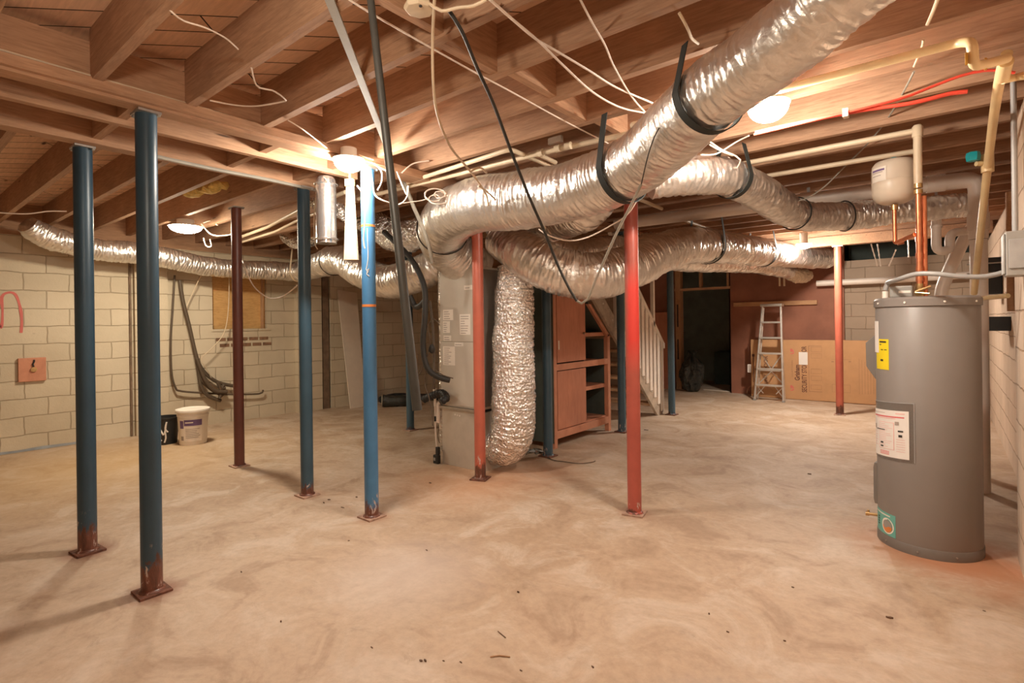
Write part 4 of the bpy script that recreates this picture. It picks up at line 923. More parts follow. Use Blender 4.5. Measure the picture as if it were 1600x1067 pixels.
# small foil bits stuck up between the joists
for x0, y0, x1, y1, x2, y2 in ((1466, 230, 1477, 245, 1492, 250), (1500, 233, 1506, 235, 1511, 236)):
    bm = B(); smooth_tube(bm, [D(x0, y0, 4.6), D(x1, y1, 4.6), D(x2, y2, 4.6)], .012, 7); o = obj('foil_scrap', bm, 'foilcr'); tag(o, 'torn scrap of foil tape caught between joists above the right wall', 'foil', 'foil tape scraps by the right wall')

# ------------------------------------------------------------------ hanging black pipe and grey strip
tp, bt = gz(579, -2, 2.557), gd(652, 641, 1.80)
bm = B(); cyl(bm, tp, bt, .0135, 16, .0165); o = obj('hanging_pipe', bm, 'blackpipe'); tag(o, 'long charcoal pipe hanging aslant from the joists, its lower end free', 'pipe')
a, b = gz(513, -6, 2.552), gz(606, 233, 2.552)
bm = B(); bar(bm, a, b, .034, .010); o = obj('grey_strip', bm, 'wiregrey', None, False); tag(o, 'flat grey strip laid aslant under the joists beside the charcoal pipe', 'strip')
tube_thing('grey_cable', 'grey cord dangling below the ceiling behind the charcoal pipe toward the air handler', 'cord', [D(630, 280, 4.3), D(645, 320, 4.3), D(658, 350, 4.35), D(669, 380, 4.4), D(676, 410, 4.5)], .016, 'wiregrey')

# ------------------------------------------------------------------ ceiling box
bc = gz(655, 14, 2.548); t = thing('ceiling_box', 'unlit octagonal cream junction box cover on the joist', 'electrical box', bc)
bm = B(); lathe(bm, bc, [(0, .012), (.056, .012), (.058, 0), (.05, -.008), (0, -.01)], 8); obj('cover', bm, 'wirecream', t, False, .002)
bm = B(); cyl(bm, bc+V((.03, -.02, -.006)), bc+V((.03, -.02, -.012)), .006, 8); obj('screw', bm, 'ink', t)

# ------------------------------------------------------------------ cables
def cable(label, pts, r=.0035, mat='wire', name='hanging_cable', extra=()):
    bm = B(); smooth_tube(bm, pts, r, 8, .02); o = obj(name, bm, mat); tag(o, label, 'cable')
    for e in extra:
        bm = B(); smooth_tube(bm, e, r, 8, .02); c = obj('strand', bm, mat, o)
    return o
Z = lambda x, y, z=2.548: gz(x, y, z)
cable('white wire end sagging from the near joists over the double beam', [Z(258, 9, 2.57), Z(272, 22), Z(288, 33), Z(320, 43), Z(350, 58), Z(365, 70), Z(372, 77, 2.55)])
cable('white wire end curling down below a joist in two strands', [Z(393, 106, 2.555), Z(397, 125, 2.53), Z(405, 137, 2.52), Z(425, 141, 2.52), Z(440, 150, 2.52), Z(447, 157, 2.52)], .004, 'wire', 'hanging_cable', [[Z(446, 158, 2.522), Z(420, 163, 2.52), Z(395, 166, 2.53), Z(365, 164, 2.54), Z(328, 157, 2.555)]])
cable('straight white cable stretched from the ceiling top to the big duct strap', [Z(545, -1), Z(582, 22), Z(660, 67), Z(740, 112), Z(800, 144), Z(880, 188), Z(958, 228, 2.53)], .004)
cable('pair of white cables sagging from the joists, splitting before the big duct', [Z(764, -2), Z(800, 30), Z(836, 60), Z(870, 80), Z(920, 110), Z(960, 135), Z(1010, 157), Z(1052, 174)], .005, 'wire', 'hanging_cable', [[Z(766, -1, 2.54), Z(802, 31, 2.54), Z(840, 63, 2.53), Z(880, 102, 2.53), Z(925, 143, 2.53), Z(965, 166, 2.53), Z(1000, 175, 2.53), Z(1046, 180, 2.54)]])
cable('white cable dropping steeply from the joists into the big duct', [Z(906, -2), Z(925, 35), Z(945, 70), Z(960, 105), Z(985, 148), Z(1005, 172), Z(1026, 192, 2.54)], .0045)
cable('grey white cable hanging in a long curve, its end lying over the big duct', [Z(679, -3, 2.55), gd(676, 60, 2.12), gd(677, 130, 2.25), gd(684, 180, 2.4), gd(703, 228, 2.7), gd(730, 262, 3.05), gd(748, 285, 3.4), gd(760, 305, 3.58), gd(763, 322, 3.62)], .006, 'wirecream', 'hanging_cable', [[gd(735, 268, 3.12), gd(750, 262, 3.2), gd(760, 270, 3.3)], [gd(748, 290, 3.44), gd(765, 303, 3.5), gd(775, 313, 3.52)]])
lp = [Z(700, 14, 2.552), gd(722, 50, 2.05), gd(745, 105, 2.2), gd(772, 165, 2.4), gd(800, 240, 2.6), gd(828, 310, 2.8), gd(850, 360, 2.9), gd(872, 415, 3.0), gd(890, 452, 3.03), gd(901, 470, 3.05)]
o = cable('black cable hanging in a deep loop before the ducts, grey on one side', lp, .0075, 'wireblack', 'hanging_cable')
bm = B(); smooth_tube(bm, [gd(901, 470, 3.05), gd(909, 474, 3.05), gd(918, 468, 3.04), gd(930, 440, 3.0), gd(945, 405, 2.95), gd(963, 365, 2.88), gd(985, 322, 2.82), gd(1002, 288, 2.78)], .007, 8, .02); obj('grey_half', bm, 'wiregrey', o)['label'] = 'grey rising half of the cord'
bm = B(); smooth_tube(bm, [gd(1002, 288, 2.78), gd(1012, 245, 2.6), gd(1022, 215, 2.5), gd(1030, 200, 2.42)], .003, 6, .02); obj('thin_end', bm, 'wireblack', o)
cable('white cable sagging behind the vermilion post top toward the black loop', [gd(1012, 284, 3.2), gd(1000, 305, 3.22), gd(980, 335, 3.3), gd(955, 352, 3.4), gd(920, 370, 3.45), gd(890, 376, 3.4), gd(860, 369, 3.35), gd(842, 358, 3.4)], .0045)
cable('white cable sagging between the maroon post and the dark teal post', [Z(372, 390, 2.3), gd(381, 412, 5.3), gd(392, 440, 5.25), gd(405, 456, 5.2), gd(422, 466, 5.1), gd(440, 464, 4.95), gd(455, 454, 4.8), gd(464, 446, 4.7)], .006, 'wire')
cable('tangled white cables dangling beside the bright blue post', [gd(566, 262, 3.75), gd(571, 285, 3.72), gd(576, 300, 3.7)], .005, 'wire', 'cable',
  [[gd(578, 262, 3.75), gd(582, 285, 3.7), gd(586, 305, 3.7), gd(600, 314, 3.7), gd(614, 318, 3.75)], [gd(585, 255, 3.75), gd(596, 268, 3.75), gd(596, 285, 3.72), gd(590, 297, 3.7)], [gd(558, 290, 3.7), gd(567, 305, 3.68), gd(570, 340, 3.68), gd(568, 375, 3.68), gd(570, 388, 3.68)],
   [gd(562, 240, 3.75), gd(590, 260, 3.75), gd(612, 270, 3.75)], [gd(620, 268, 3.8), gd(628, 288, 3.8), gd(636, 305, 3.8), gd(637, 292, 3.8)], [gd(638, 290, 3.8), gd(637, 305, 3.8), gd(630, 316, 3.8), gd(622, 320, 3.8)], [gd(628, 270, 3.9), gd(645, 256, 3.95), gd(670, 251, 4.0)]])
cc = gd(683, 307, 4.0); coil = []
for k in range(60):
    a = k*.55; q = .085*(.55+.45*math.sin(k*.37)); coil.append(cc + RT*(q*math.cos(a)*1.15) + UP*(q*math.sin(a)*.75) + FW*(.02*math.sin(k*.9)))
cable('small tangle of white cable bundled beside the start of the big duct', coil, .004, 'wire', 'cable_bundle', [[cc+RT*.05, gd(703, 305, 4.0), gd(720, 303, 3.98)], [cc-RT*.05, gd(660, 313, 4.0), gd(625, 318, 3.9)]])
cable('thin grey cord strung from the joists down to the right foil duct', [Z(1428, 112, 2.55), gd(1408, 150, 2.9), gd(1385, 188, 3.3), gd(1355, 225, 3.6), gd(1322, 258, 3.9), gd(1290, 290, 4.05), gd(1262, 309, 4.15), gd(1241, 315, 4.18)], .005, 'wiregrey')
cable('white cable stub poking out between joists above the red tubing', [Z(1466, -4, 2.56), Z(1457, 20, 2.56), Z(1449, 38, 2.55)], .007, 'wirecream')
cable('cream cable stub showing between two joists below the cable stub', [Z(1443, 62, 2.555), Z(1440, 75, 2.55), Z(1428, 104, 2.55)], .005, 'wirecream')
cable('short cream cable curling out from a joist above the big duct', [Z(1061, 20, 2.558), Z(1068, 32, 2.54), Z(1076, 48, 2.53), Z(1081, 60, 2.53), Z(1091, 68, 2.54)], .006, 'wirecream')
cable('cream cable drooping from the octagonal ceiling box', [bc+V((.055, 0, 0)), Z(690, 17, 2.53), Z(715, 12, 2.53), Z(740, 9, 2.53), Z(760, -1, 2.54)], .006, 'wirecream')
cable('loose white cables looping out over the foil branch strap', [gd(1110, 222, 3.3), gd(1128, 234, 3.35), gd(1150, 244, 3.4), gd(1157, 250, 3.4), gd(1152, 262, 3.45)], .005, 'wire', 'hanging_cable', [[gd(1109, 226, 3.3), gd(1125, 235, 3.35), gd(1145, 243, 3.4)], [gd(1095, 242, 3.3), gd(1120, 240, 3.35), gd(1150, 222, 3.4), gd(1170, 212, 3.3)], [gd(1138, 246, 3.5), gd(1144, 252, 3.45), gd(1144, 265, 3.5)]])
cable('thin white cable stapled along the face of the double beam', [V((-3.138, YF+.2, 2.59)), V((-3.138, .5, 2.578)), V((-3.137, 1.2, 2.573)), V((-3.137, 2.0, 2.56)), V((-3.1, 2.3, 2.53))], .005, 'wirecream')
cable('pale cable running along the bottom edge of the second beam', [V((-3.99, 1.25, 2.493)), V((-3.99, 1.6, 2.487)), V((-3.99, 2.0, 2.49)), V((-4.0, 2.42, 2.485))], .013, 'wiregrey')
cable('white cable slack along the ceiling over the left wall duct', [gx(-5, 332, -6.6), gx(40, 334, -6.6), gx(75, 330, -6.6), gx(104, 330, -6.6)], .006, 'wire')
cable('white wires looping out of the wide left lamp', [gd(315, 350, 6.2), gd(330, 366, 6.1), gd(350, 368, 6.0), gd(372, 364, 5.9)], .007, 'wire', 'hanging_cable', [[gd(318, 372, 6.3), gd(322, 384, 6.3), gd(330, 385, 6.3), gd(328, 374, 6.3)], [gd(340, 352, 6.1), gd(330, 345, 6.2), gd(318, 348, 6.2)]])
cable('thin white wire slung from the joist to the lamp by the bright blue post', [Z(450, 188, 2.55), Z(470, 200, 2.53), Z(490, 215, 2.53), Z(515, 235, 2.53)], .004)
WX = -7.98
cable('thin dark cable hanging down the left wall with a squared bend', [gx(273, 430, WX), gx(270, 480, WX), gx(267, 530, WX), gx(268, 580, WX), gx(274, 605, WX), gx(283, 611, WX), gx(320, 614, WX), gx(360, 616, WX), gx(405, 615, WX), gx(411, 609, WX)], .013, 'wirebrown')
cable('thick bundle of brown cables drooping down the left block wall', [gx(281, 438, WX+.02), gx(286, 470, WX+.02), gx(296, 510, WX+.02), gx(308, 560, WX+.02), gx(320, 582, WX+.02), gx(340, 597, WX+.02), gx(365, 603, WX+.02)], .024, 'wirebrown', 'cable_bundle',
  [[gx(306, 555, WX+.03), gx(314, 590, WX+.03), gx(330, 608, WX+.03), gx(348, 618, WX+.03)], [gx(308, 560, WX+.085), gx(320, 592, WX+.085), gx(335, 610, WX+.085), gx(355, 612, WX+.085)], [gx(340, 597, WX+.06), gx(345, 610, WX+.06), gx(343, 622, WX+.06)], [gx(350, 601, WX+.06), gx(347, 606, WX+.06), gx(352, 606, WX+.06)], [gx(309, 560, WX+.02), gx(313, 600, WX+.02), gx(325, 618, WX+.02), gx(345, 626, WX+.02)]])
cable('thin cream cable crossing the boarded window and curling to the cable bundle', [gx(358, 420, WX+.085), gx(357, 480, WX+.085), gx(350, 520, WX+.085), gx(330, 545, WX+.085), gx(315, 560, WX+.085), gx(322, 575, WX+.085), gx(330, 590, WX+.04)], .006, 'wirecream')
cable('thin cream cable slanting from the foil duct down to the brown bundle', [gx(325, 415, WX+.085), gx(312, 435, WX+.085), gx(300, 460, WX+.04), gx(292, 478, WX+.04)], .006, 'wirecream')
cable('thin wire curled on the floor by the cupboard foot', [gz(845, 708, .006), gz(862, 718, .006), gz(880, 721, .006), gz(905, 724, .006), gz(925, 722, .006), gz(930, 720, .006)], .004, 'wirebrown')

# ------------------------------------------------------------------ red cupboard under the stairs
CX = -3.32
def stair_z(y): return .83 - (y-6.78)*.905           # top edge line of the stringer
t = thing('cupboard', 'red brown stained cupboard with open shelves built under the stairs', 'cupboard', (CX-.3, 5.4, 0))
yA, yD, yS, yB = 4.79, 4.86, 5.46, 5.98
def panel(nm, y0, y1, z0, z1, mat, x0=CX-.018, x1=CX, par=t, bv=.002): bm = B(); box(bm, x0, x1, y0, y1, z0, z1); return obj(nm, bm, mat, par, False, bv)
panel('corner_stile', yA, yA+.055, 0, 1.98, 'redtrim', CX-.05, CX+.006)
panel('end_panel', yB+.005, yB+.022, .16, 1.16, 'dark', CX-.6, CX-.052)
panel('end_stile', yB, yB+.06, 0, 1.22, 'redtrim', CX-.05, CX+.006)
panel('bottom_rail', yA+.055, yB, .10, .185, 'redtrim', CX-.03, CX+.004)
panel('middle_rail', yA+.055, yB, .845, .915, 'redtrim', CX-.03, CX+.004)
bm = B(); box(bm, CX-.60, CX-.02, yA+.06, yB, .185, .20); obj('bottom_shelf', bm, 'redtrim', t, False)
for z in (.555, .86, 1.20): bm = B(); box(bm, CX-.45, CX-.035, yS, yB, z, z+.045); obj('shelf', bm, 'redtrim', t, False)
bm = B(); box(bm, CX-.62, CX-.60, yA, yB, .15, 1.3); obj('back_panel', bm, 'dark', t, False)  # near-black inner panels put the cupboard's interior shade into the colour
bm = B(); box(bm, CX-.60, CX-.002, yA-.012, yA, .06, 1.90); obj('side_panel', bm, 'dark', t, False)  # shaded side of the cupboard, its darkness put into the colour
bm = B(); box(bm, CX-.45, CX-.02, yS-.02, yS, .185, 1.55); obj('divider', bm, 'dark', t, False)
bm = B(); prism(bm, [(CX-.03, 5.52, 1.59), (CX-.03, 5.58, 1.59), (CX-.03, yB+.06, 1.20), (CX-.03, yB, 1.19)], (.036, 0, 0)); obj('slanting_rail', bm, 'redtrim', t, False)
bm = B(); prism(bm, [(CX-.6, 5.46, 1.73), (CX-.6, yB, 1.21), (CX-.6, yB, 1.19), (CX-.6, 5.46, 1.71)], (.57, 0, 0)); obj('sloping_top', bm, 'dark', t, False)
up = panel('door', yA+.075, yS, .93, 1.745, 'redwood'); lo = panel('door', yA+.075, yS, .195, .835, 'redwood')
bm = B(); lathe(bm, (0, 0, 0), [(0, 0), (.012, 0), (.016, .012), (.012, .022), (0, .024)], 14)
bmesh.ops.rotate(bm, verts=bm.verts, matrix=Matrix.Rotation(PI/2, 3, 'Y')); bmesh.ops.translate(bm, verts=bm.verts, vec=(CX, yS-.05, 1.245)); obj('knob', bm, 'stainbrown', up)
for z in (1.13,): bm = B(); box(bm, CX, CX+.004, yA+.095, yA+.115, z-.055, z+.045); obj('hinge_paint', bm, 'labelwhite', up, False)
bm = B(); box(bm, CX-.4, CX-.2, yS+.05, yS+.22, .2005, .36); o = obj('small_box', bm, 'shelfwood', None, False); tag(o, 'plain wood block on the lowest shelf inside the red cupboard', 'block')

# ------------------------------------------------------------------ white stairs with railing
SX = -3.285
t = thing('staircase', 'open wooden staircase with white balusters coming down behind the red cupboard', 'staircase', (SX-.45, 7.4, 0))
dy, dz_ = 1.0, -.905
yT = 4.75
def line(y, off=0): return stair_z(y) + off
for nm, x0 in (('stringer', SX-.035), ('stringer', SX-.95)):
    bm = B(); prism(bm, [(x0, yT, line(yT)), (x0, 7.60, line(7.60)), (x0, 7.60, 0.0), (x0, 7.38, 0.0), (x0, yT, line(yT, -.24))], (.04, 0, 0)); obj(nm, bm, 'dustystair' if x0 > -4 else 'vert', t, False, .002)
n = 11
for i in range(n):
    z = .205*(i+1) - .02; y = 7.52 - i*.2265
    bm = B(); box(bm, SX-.915, SX-.036, y-.27, y, z-.035, z); obj('tread', bm, 'lightwood', t, False, .003)
    bm = B(); bmesh.ops.create_icosphere(bm, subdivisions=1, radius=.013, matrix=Matrix.Translation((SX+.006, y-.12, z-.02))); obj('plug', bm, 'white', t)
bm = B(); prism(bm, [(SX-.02, 4.9, 3.52-.02), (SX-.02, 7.60, 1.045), (SX-.02, 7.60, .985), (SX-.02, 4.9, 3.46-.02)], (.05, 0, 0))
def rz(y): return 1.84 - (y-6.76)*.952
bm.free(); bm = B(); yR = 6.0
prism(bm, [(SX-.02, yR, rz(yR)), (SX-.02, 7.60, rz(7.60)), (SX-.02, 7.60, rz(7.60)-.075), (SX-.02, yR, rz(yR)-.075)], (.05, 0, 0)); obj('handrail', bm, 'whitepaint', t, False, .004)
y = 7.53
while y > 6.1:
    bm = B(); box(bm, SX, SX+.02, y-.045, y+.035, max(0.0, line(y, -.10)), rz(y)-.04); obj('baluster', bm, 'whitepaint', t, False, .003); y -= .125
bm = B(); box(bm, SX-.02, SX+.03, 7.22, 7.27, 1.1, 2.45); obj('upper_post', bm, 'whitepaint', t, False, .003)
bm = B(); box(bm, SX-.02, SX+.05, 6.12, 6.20, 1.3, 2.45); obj('upper_post', bm, 'whitepaint', t, False, .003)
for y in (5.35, 5.6, 5.85): bm = B(); box(bm, SX-.93, SX-.90, y-.04, y+.04, 1.7, 2.5); obj('far_baluster', bm, 'whitepaint', t, False)
# brown boarding behind the stairs and door studs
bm = B(); box(bm, -5.0, -4.26, YB-.10, YB-.06, 0, 1.55); o = obj('knee_wall', bm, 'redwood', None, False); o['kind'] = 'structure'
bm = B(); box(bm, -4.30, -4.26, YB-.12, YB-.02, 1.55, 2.1); o = obj('nailer_board', bm, 'lightwood', None, False); tag(o, 'short pale board nailed beside the dark doorway', 'board')

# ------------------------------------------------------------------ far wall: box, ladder, ledge, bag
bm = B(); box(bm, -3.10, -1.72, YB-.055, YB-.004, 1.625, 1.70); o = obj('wall_ledge', bm, 'shelfwood', None, False, .003); tag(o, 'narrow wooden ledge board on the brown wall behind the stepladder', 'ledge')
by0, by1, bx0, bx1, bh = 10.16, 10.30, -2.74, -.52, 1.02
t = thing('cardboard_box', 'long flat cardboard box with printed lettering standing on edge by the far wall', 'box', ((bx0+bx1)/2, by1, 0))
bm = B(); box(bm, bx0, bx1, by0, by1, .004, bh); obj('carton', bm, 'card', t, False, .006)
bm = B(); box(bm, -1.62, bx1-.002, by0-.006, by0, .012, bh-.006); obj('end_flap', bm, 'card', t, False)
bm = B(); box(bm, bx0-.003, bx0, by0+.01, by1-.01, .02, bh-.02); obj('side_edge', bm, 'cardedge', t, False)
FY = by0-.0008
def fp(x, y): q = gy(x, y, FY); return q
def prt(nm, x0, y0, x1, y1, mat, Y=FY): a, b = gy(x0, y0, FY), gy(x1, y1, FY); bm = B(); box(bm, min(a.x, b.x), max(a.x, b.x), Y-.0008, Y, min(a.z, b.z), max(a.z, b.z)); return obj(nm, bm, mat, t, False)
def frame_(x0, y0, x1, y1, mat, w=.008, Y=FY):
    a, b = gy(x0, y0, FY), gy(x1, y1, FY); X0, X1, Z0, Z1 = min(a.x, b.x), max(a.x, b.x), min(a.z, b.z), max(a.z, b.z); bm = B()
    box(bm, X0, X1, Y-.0008, Y, Z0, Z0+w); box(bm, X0, X1, Y-.0008, Y, Z1-w, Z1); box(bm, X0, X0+w, Y-.0008, Y, Z0, Z1); box(bm, X1-w, X1, Y-.0008, Y, Z0, Z1); return obj('printed_frame', bm, mat, t, False)
UPZ, LF = V((0, 0, 1)), V((-1, 0, 0))
def btext(body, px, py, size, mat, bold=0, xs=1.0): text('lettering', body, size, mat, t, fp(px, py)+V((0, -.0006, 0)), UPZ, LF, .0004, bold, xs)
btext('SECURITY STORM DOOR', 1257, 577, .105, 'printbrown', .0016, .66)
btext('Grisham', 1246, 582, .105, 'printbrown', .003, .75)
btext('UP', 1238, 549, .075, 'inkred', .002); btext('UP', 1238, 606, .075, 'inkred', .002); btext('SECURITY DOORS', 1238, 576, .035, 'printfaint')
frame_(1263, 540, 1287, 613, 'printfaint', .007)
for y0 in (541, 551, 575, 586, 600):
    frame_(1267, y0+1, 1284, y0+9, 'printfaint', .004)
for x in (1342, 1346.5, 1351, 1355.5, 1360, 1364.5): prt('printed_bar', x, 560+(x-1342)*.55, x+1.2, 616, 'printfaint', by0-.0065)
frame_(1300, 600, 1329, 614, 'printfaint', .004, by0-.0065)
for (x0, y0, x1, y1) in ((1299, 561, 1330, 562.3), (1299, 564, 1303, 566), (1326, 564, 1330, 566)): prt('printed_bar', x0, y0, x1, y1, 'printfaint', by0-.0065)
prt('shipping_paper', 1248, 550, 1262, 570, 'paper', FY-.0012)
prt('bar_label', 1168, 569, 1174, 582, 'paper', FY-.0012)
for k in range(4): prt('print', 1169.3, 571+k*2.6, 1172.8, 572.2+k*2.6, 'inkgrey', FY-.0022)
prt('printed_bar', 1176.5, 555, 1178.3, 597, 'printbrown'); prt('printed_bar', 1168.5, 537, 1169.5, 549, 'printbrown'); prt('printed_bar', 1175, 553, 1179, 557, 'printbrown')
bm = B(); q = fp(1178, 607); pts = [V((q.x + .12*math.cos(a)*(1 if a < PI else .95), FY-.0004, q.z - .1 + .16*abs(math.sin(a)))) for a in [k*PI/12 for k in range(13)]]
rings(bm, pts, [.0035]*13, 5); obj('printed_outline', bm, 'printfaint', t)
q = fp(1184.5, 577); bm = B(); prism(bm, [q+V((-.06, 0, 0)), q+V((0, 0, .045)), q+V((0, 0, -.045))], (0, -.0008, 0)); box(bm, q.x, q.x+.03, FY-.0008, FY, q.z-.015, q.z+.015); obj('printed_arrow', bm, 'printbrown', t, False)
btext('DOOR', 1197, 568, .09, 'printbrown', .001); btext('UNIT', 1197, 592, .07, 'printbrown', .001)

def rail_w(z): return .225 - .08*z/1.62
lc = -2.34
t = thing('stepladder', 'aluminium stepladder folded against the cardboard box', 'stepladder', (lc, 9.75, 0))
def lad(s, z): return V((lc + s*rail_w(z), 9.72 + .26*z/1.62, z))
def ladr(s, z): return V((lc + s*(rail_w(z)-.012), 9.86 + .15*z/1.62, z))
for s in (-1, 1):
    bm = B(); bar(bm, lad(s, 0.004), lad(s, 1.60), .026, .062, (0, 1, 0)); obj('side_rail', bm, 'alum', t, False, .003)
    bm = B(); bar(bm, ladr(s, 0.004), ladr(s, 1.58), .022, .03, (0, 1, 0)); obj('rear_leg', bm, 'alum', t, False, .003)
    bm = B(); p = lad(s, .0); box(bm, p.x-.02, p.x+.02, p.y-.035, p.y+.035, 0.001, .03); obj('rubber_foot', bm, 'boxgrey', t, False, .003)
    bm = B(); bar(bm, lad(s, .95), ladr(s, .90), .012, .018); obj('spreader', bm, 'alum', t, False)
for z in (.265, .535, .80, 1.065, 1.33):
    a, b = lad(-1, z), lad(1, z); bm = B(); box(bm, a.x, b.x, a.y-.045, a.y+.04, z-.018, z+.012); obj('step', bm, 'alum', t, False, .004)
a, b = lad(-1, 1.60), lad(1, 1.60); bm = B(); box(bm, a.x-.025, b.x+.025, a.y-.06, a.y+.11, 1.60, 1.645); obj('top_cap', bm, 'alum', t, False, .006)
for s in (-1, 1):
    bm = B(); bar(bm, ladr(s, .80), ladr(-s*.06, .50), .016, .012, (0, 1, 0)); bar(bm, ladr(-s*.06, .50), ladr(s, .27), .016, .012, (0, 1, 0)); obj('rear_brace', bm, 'alum', t, False)
    bm = B(); bar(bm, lad(s, .25)+V((0, .03, 0)), lad(s*.45, .12)+V((0, .03, 0)) , .012, .012, (0, 1, 0)); bar(bm, lad(s*.35, .25)+V((0, .03, 0)), lad(s, .05)+V((0, .03, 0)), .012, .012, (0, 1, 0)); obj('step_brace', bm, 'alum', t, False)
bm = B(); a, b = ladr(-1, .5), ladr(1, .5); bar(bm, a, b, .02, .012, (0, 1, 0)); obj('rear_brace', bm, 'alum', t, False)
# black bag in the doorway
q = gz(1083, 611, 0); bm = B(); bmesh.ops.create_icosphere(bm, subdivisions=5, radius=1)
for v in bm.verts:
    z = v.co.z; w = .20 - .07*max(0, z) if z < .3 else max(.045, .18 - .27*(z-.3))
    if z > .85: w = .05 + .09*(z-.85)/.15
    h = .40 + z*.40; d = V((v.co.x, v.co.y, 0)); d = d.normalized() if d.length > .02 else d
    k = (1-z*z)**.28 if abs(z) < 1 else 0
    nn = noise.noise(V((d.x*2, d.y*2, z*2.4)))*.05 + (1-abs(noise.noise(V((d.x*3.5, d.y*3.5, z*1.6)))))**3*.03
    v.co = V((q.x + d.x*(w*k+nn), q.y - .05 + d.y*(w*k+nn), max(0.0, h)))
o = obj('garbage_bag', bm, 'bag'); tag(o, 'shiny black garbage bag standing in the dark doorway', 'bag')
bm = B(); prism(bm, [(-3.78, 10.62, .004), (-3.74, 10.56, .004), (-3.2, 10.5, .004), (-3.2, 10.6, .004)], (0, 0, .012)); o = obj('floor_strip', bm, 'panelwhite', None, False); tag(o, 'pale strip lying on the floor in the dark doorway', 'strip')
bm = B(); box(bm, -3.85, -3.2, 12.22, 12.298, .72, 1.38); o = obj('store_panel', bm, 'darkgrey', None, False); o['kind'] = 'structure'
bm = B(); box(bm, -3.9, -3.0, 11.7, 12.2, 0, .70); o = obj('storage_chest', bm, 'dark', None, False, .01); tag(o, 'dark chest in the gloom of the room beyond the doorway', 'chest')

# ------------------------------------------------------------------ buckets, wall box
q = V((-6.95, 2.53, 0))
t = thing('bucket', 'white plastic bucket with lid and purple label by the left wall', 'bucket', q)
bm = B(); lathe(bm, q, [(0, 0), (.138, 0), (.142, .01), (.160, .33), (.166, .335), (.166, .355), (.160, .36), (.162, .385), (0, .385)], 44); obj('pail', bm, 'white', t)
bm = B(); lathe(bm, q, [(.160, .378), (.180, .38), (.183, .40), (.178, .412), (.165, .416), (.16, .408), (0, .408)], 44); obj('lid', bm, 'white', t)
def bk(a0, a1, z0, z1, off, mat, nm, par):
    bm = B(); prev = None
    for i in range(13):
        a = math.radians(a0+(a1-a0)*i/12); e = V((math.cos(a), math.sin(a), 0)); cur = []
        for z, o_ in ((z0, off), (z1, off), (z1, off+.0012), (z0, off+.0012)): cur.append(bm.verts.new(q + e*(.1415+.058*(z-.01)/.32*.98*.32/.32*.31+o_+.0005) + V((0, 0, z))))
        if prev:
            for j in range(4): bm.faces.new((prev[j], prev[(j+1) % 4], cur[(j+1) % 4], cur[j]))
        else: bm.faces.new(cur[::-1])
        prev = cur
    bm.faces.new(prev); return obj(nm, bm, mat, par)
lb = bk(-75, 15, .05, .31, .001, 'labelwhite', 'label', t)
bk(-55, 14, .23, .30, .0025, 'purple', 'purple_band', lb); bk(-75, -58, .20, .29, .0025, 'purple', 'emblem', lb)
for z in (.19, .17, .15, .13, .11, .09): bk(-50, 0+8*math.sin(z*70), z, z+.006, .0025, 'inkgrey', 'print', lb)
bk(-50, -20, .262, .275, .0035, 'white', 'print', lb); bk(-73, -60, .06, .11, .0025, 'inkgrey', 'print', lb)
q = V((-7.235, 2.325, 0))
t = thing('bucket', 'open black bucket smeared with white paint beside the white bucket', 'bucket', q)
bm = B(); lathe(bm, q, [(0, 0), (.125, 0), (.148, .30), (.154, .30), (.154, .315), (.143, .315), (.12, .02), (0, .02)], 40); obj('pail', bm, 'black', t)
for k, pth in enumerate((((-40, .2), (-33, .17), (-24, .12), (-17, .16), (-12, .25)), ((-17, .16), (-14, .08), (-20, .03)), ((-45, .1), (-38, .07), (-33, .05)), ((-10, .27), (-16, .19), (-5, .15)))):
    bm = B(); smooth_tube(bm, [q + V((math.cos(math.radians(a)), math.sin(math.radians(a)), 0))*(.128+.075*z) + V((0, 0, z)) for a, z in pth], .009, 7, .02); obj('paint_smear', bm, 'paper', t)
bm = B(); e = gx(28, 560, XL+.02); f = gx(72, 594, XL+.02)
t = thing('wall_plate', 'square red brown wooden plate with a round outlet on the left wall', 'wall plate', (XL, (e.y+f.y)/2, (e.z+f.z)/2))
box(bm, XL+.002, XL+.035, e.y, f.y, f.z, e.z); obj('board', bm, 'redtrim', t, False, .003)
cy_, cz_ = (e.y+f.y)/2+.01, (e.z+f.z)/2
bm = B(); cyl(bm, (XL+.035, cy_, cz_), (XL+.05, cy_, cz_), .028, 20); cyl(bm, (XL+.05, cy_, cz_), (XL+.056, cy_, cz_), .02, 20); obj('outlet', bm, 'brass', t)
bm = B(); smooth_tube(bm, [V((XL+.045, cy_, cz_+.03)), V((XL+.045, cy_-.008, cz_+.06)), V((XL+.042, cy_+.005, cz_+.09)), V((XL+.04, cy_+.004, cz_+.11))], .008, 8); obj('wire_lead', bm, 'ink', t)

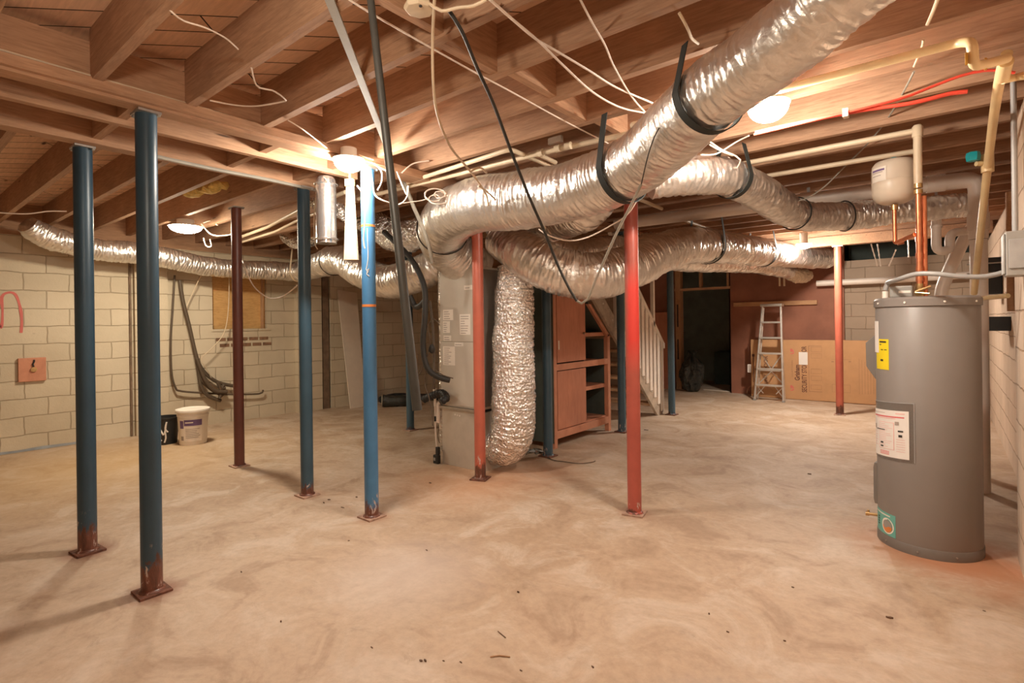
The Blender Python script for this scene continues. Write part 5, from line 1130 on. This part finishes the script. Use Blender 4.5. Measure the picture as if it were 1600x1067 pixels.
# ------------------------------------------------------------------ debris on the floor
def chip(p, s, a, k):
    bm = B(); pts = []
    for i in range(7):
        q = 2*PI*i/7; r = .8*s*(.6+.4*noise.noise(V((i*1.7, k*3.3, 0)))+.2*math.cos(q*2)); pts.append(p + V((math.cos(q+a)*r*1.5, math.sin(q+a)*r*.7, .0005)))
    prism(bm, pts, (0, 0, .003+.002*(k % 3))); o = obj('debris_chip', bm, 'chip', None, False)
    return tag(o, 'small dark chip of wood debris lying on the bare concrete floor', 'debris', 'dark debris scraps on the floor')
for k, (x, y, s) in enumerate(((581, 1012, .009), (658, 1033, .012), (664, 1033, .010), (693, 1033, .007), (926, 1043, .009), (810, 926, .009), (1239, 918, .012), (1137, 988, .007), (1390, 966, .016), (1538, 955, .007), (1226, 1002, .006), (439, 972, .006),
        (814, 1048, .008), (514, 781, .020), (506, 786, .016), (535, 793, .022), (557, 777, .018), (672, 755, .015), (545, 845, .012), (377, 894, .010), (1265, 741, .02), (667, 860, .012), (1010, 672, .04), (1108, 960, .006), (720, 1035, .008))):
    chip(gz(x, y, 0), s, k*1.3, k)
bm = B(); smooth_tube(bm, [gz(766, 1026, .003), gz(780, 1024, .004), gz(797, 1026, .003)], .003, 6); o = obj('twig', bm, 'lightwood'); tag(o, 'thin pale splinter lying on the near floor', 'twig')
bm = B(); smooth_tube(bm, [gz(778, 986, .003), gz(790, 996, .003)], .002, 6); o = obj('twig', bm, 'chip'); tag(o, 'short dark splinter lying on the near floor', 'twig')
t = B(); 
prev = None
for i in range(14):
    p = gz(815+i*2.3, 706-3*math.sin(i*.9), .0) ; h = .02+.04*abs(noise.noise(V((i*.8, 0, 0))))
    cur = (t.verts.new(p+V((0, -.05, .003))), t.verts.new(p+V((0, 0, h))), t.verts.new(p+V((.02, .07, .003))))
    if prev: t.faces.new((prev[0], prev[1], cur[1], cur[0])); t.faces.new((prev[1], prev[2], cur[2], cur[1]))
    prev = cur
o = obj('plastic_scrap', t, 'boxgrey'); sm = o.modifiers.new('solid', 'SOLIDIFY'); sm.thickness = .002; tag(o, 'crumpled grey plastic scrap on the floor by the cupboard corner', 'scrap')

# ------------------------------------------------------------------ view
scn.view_settings.view_transform = 'Standard'; scn.view_settings.look = 'None'; scn.view_settings.gamma = 1
scn.view_settings.exposure = 1.92
scn.cycles.use_denoising = True
scn.cycles.max_bounces = 12; scn.cycles.diffuse_bounces = 9; scn.cycles.glossy_bounces = 5; scn.cycles.transmission_bounces = 6
scn.cycles.sample_clamp_indirect = 6
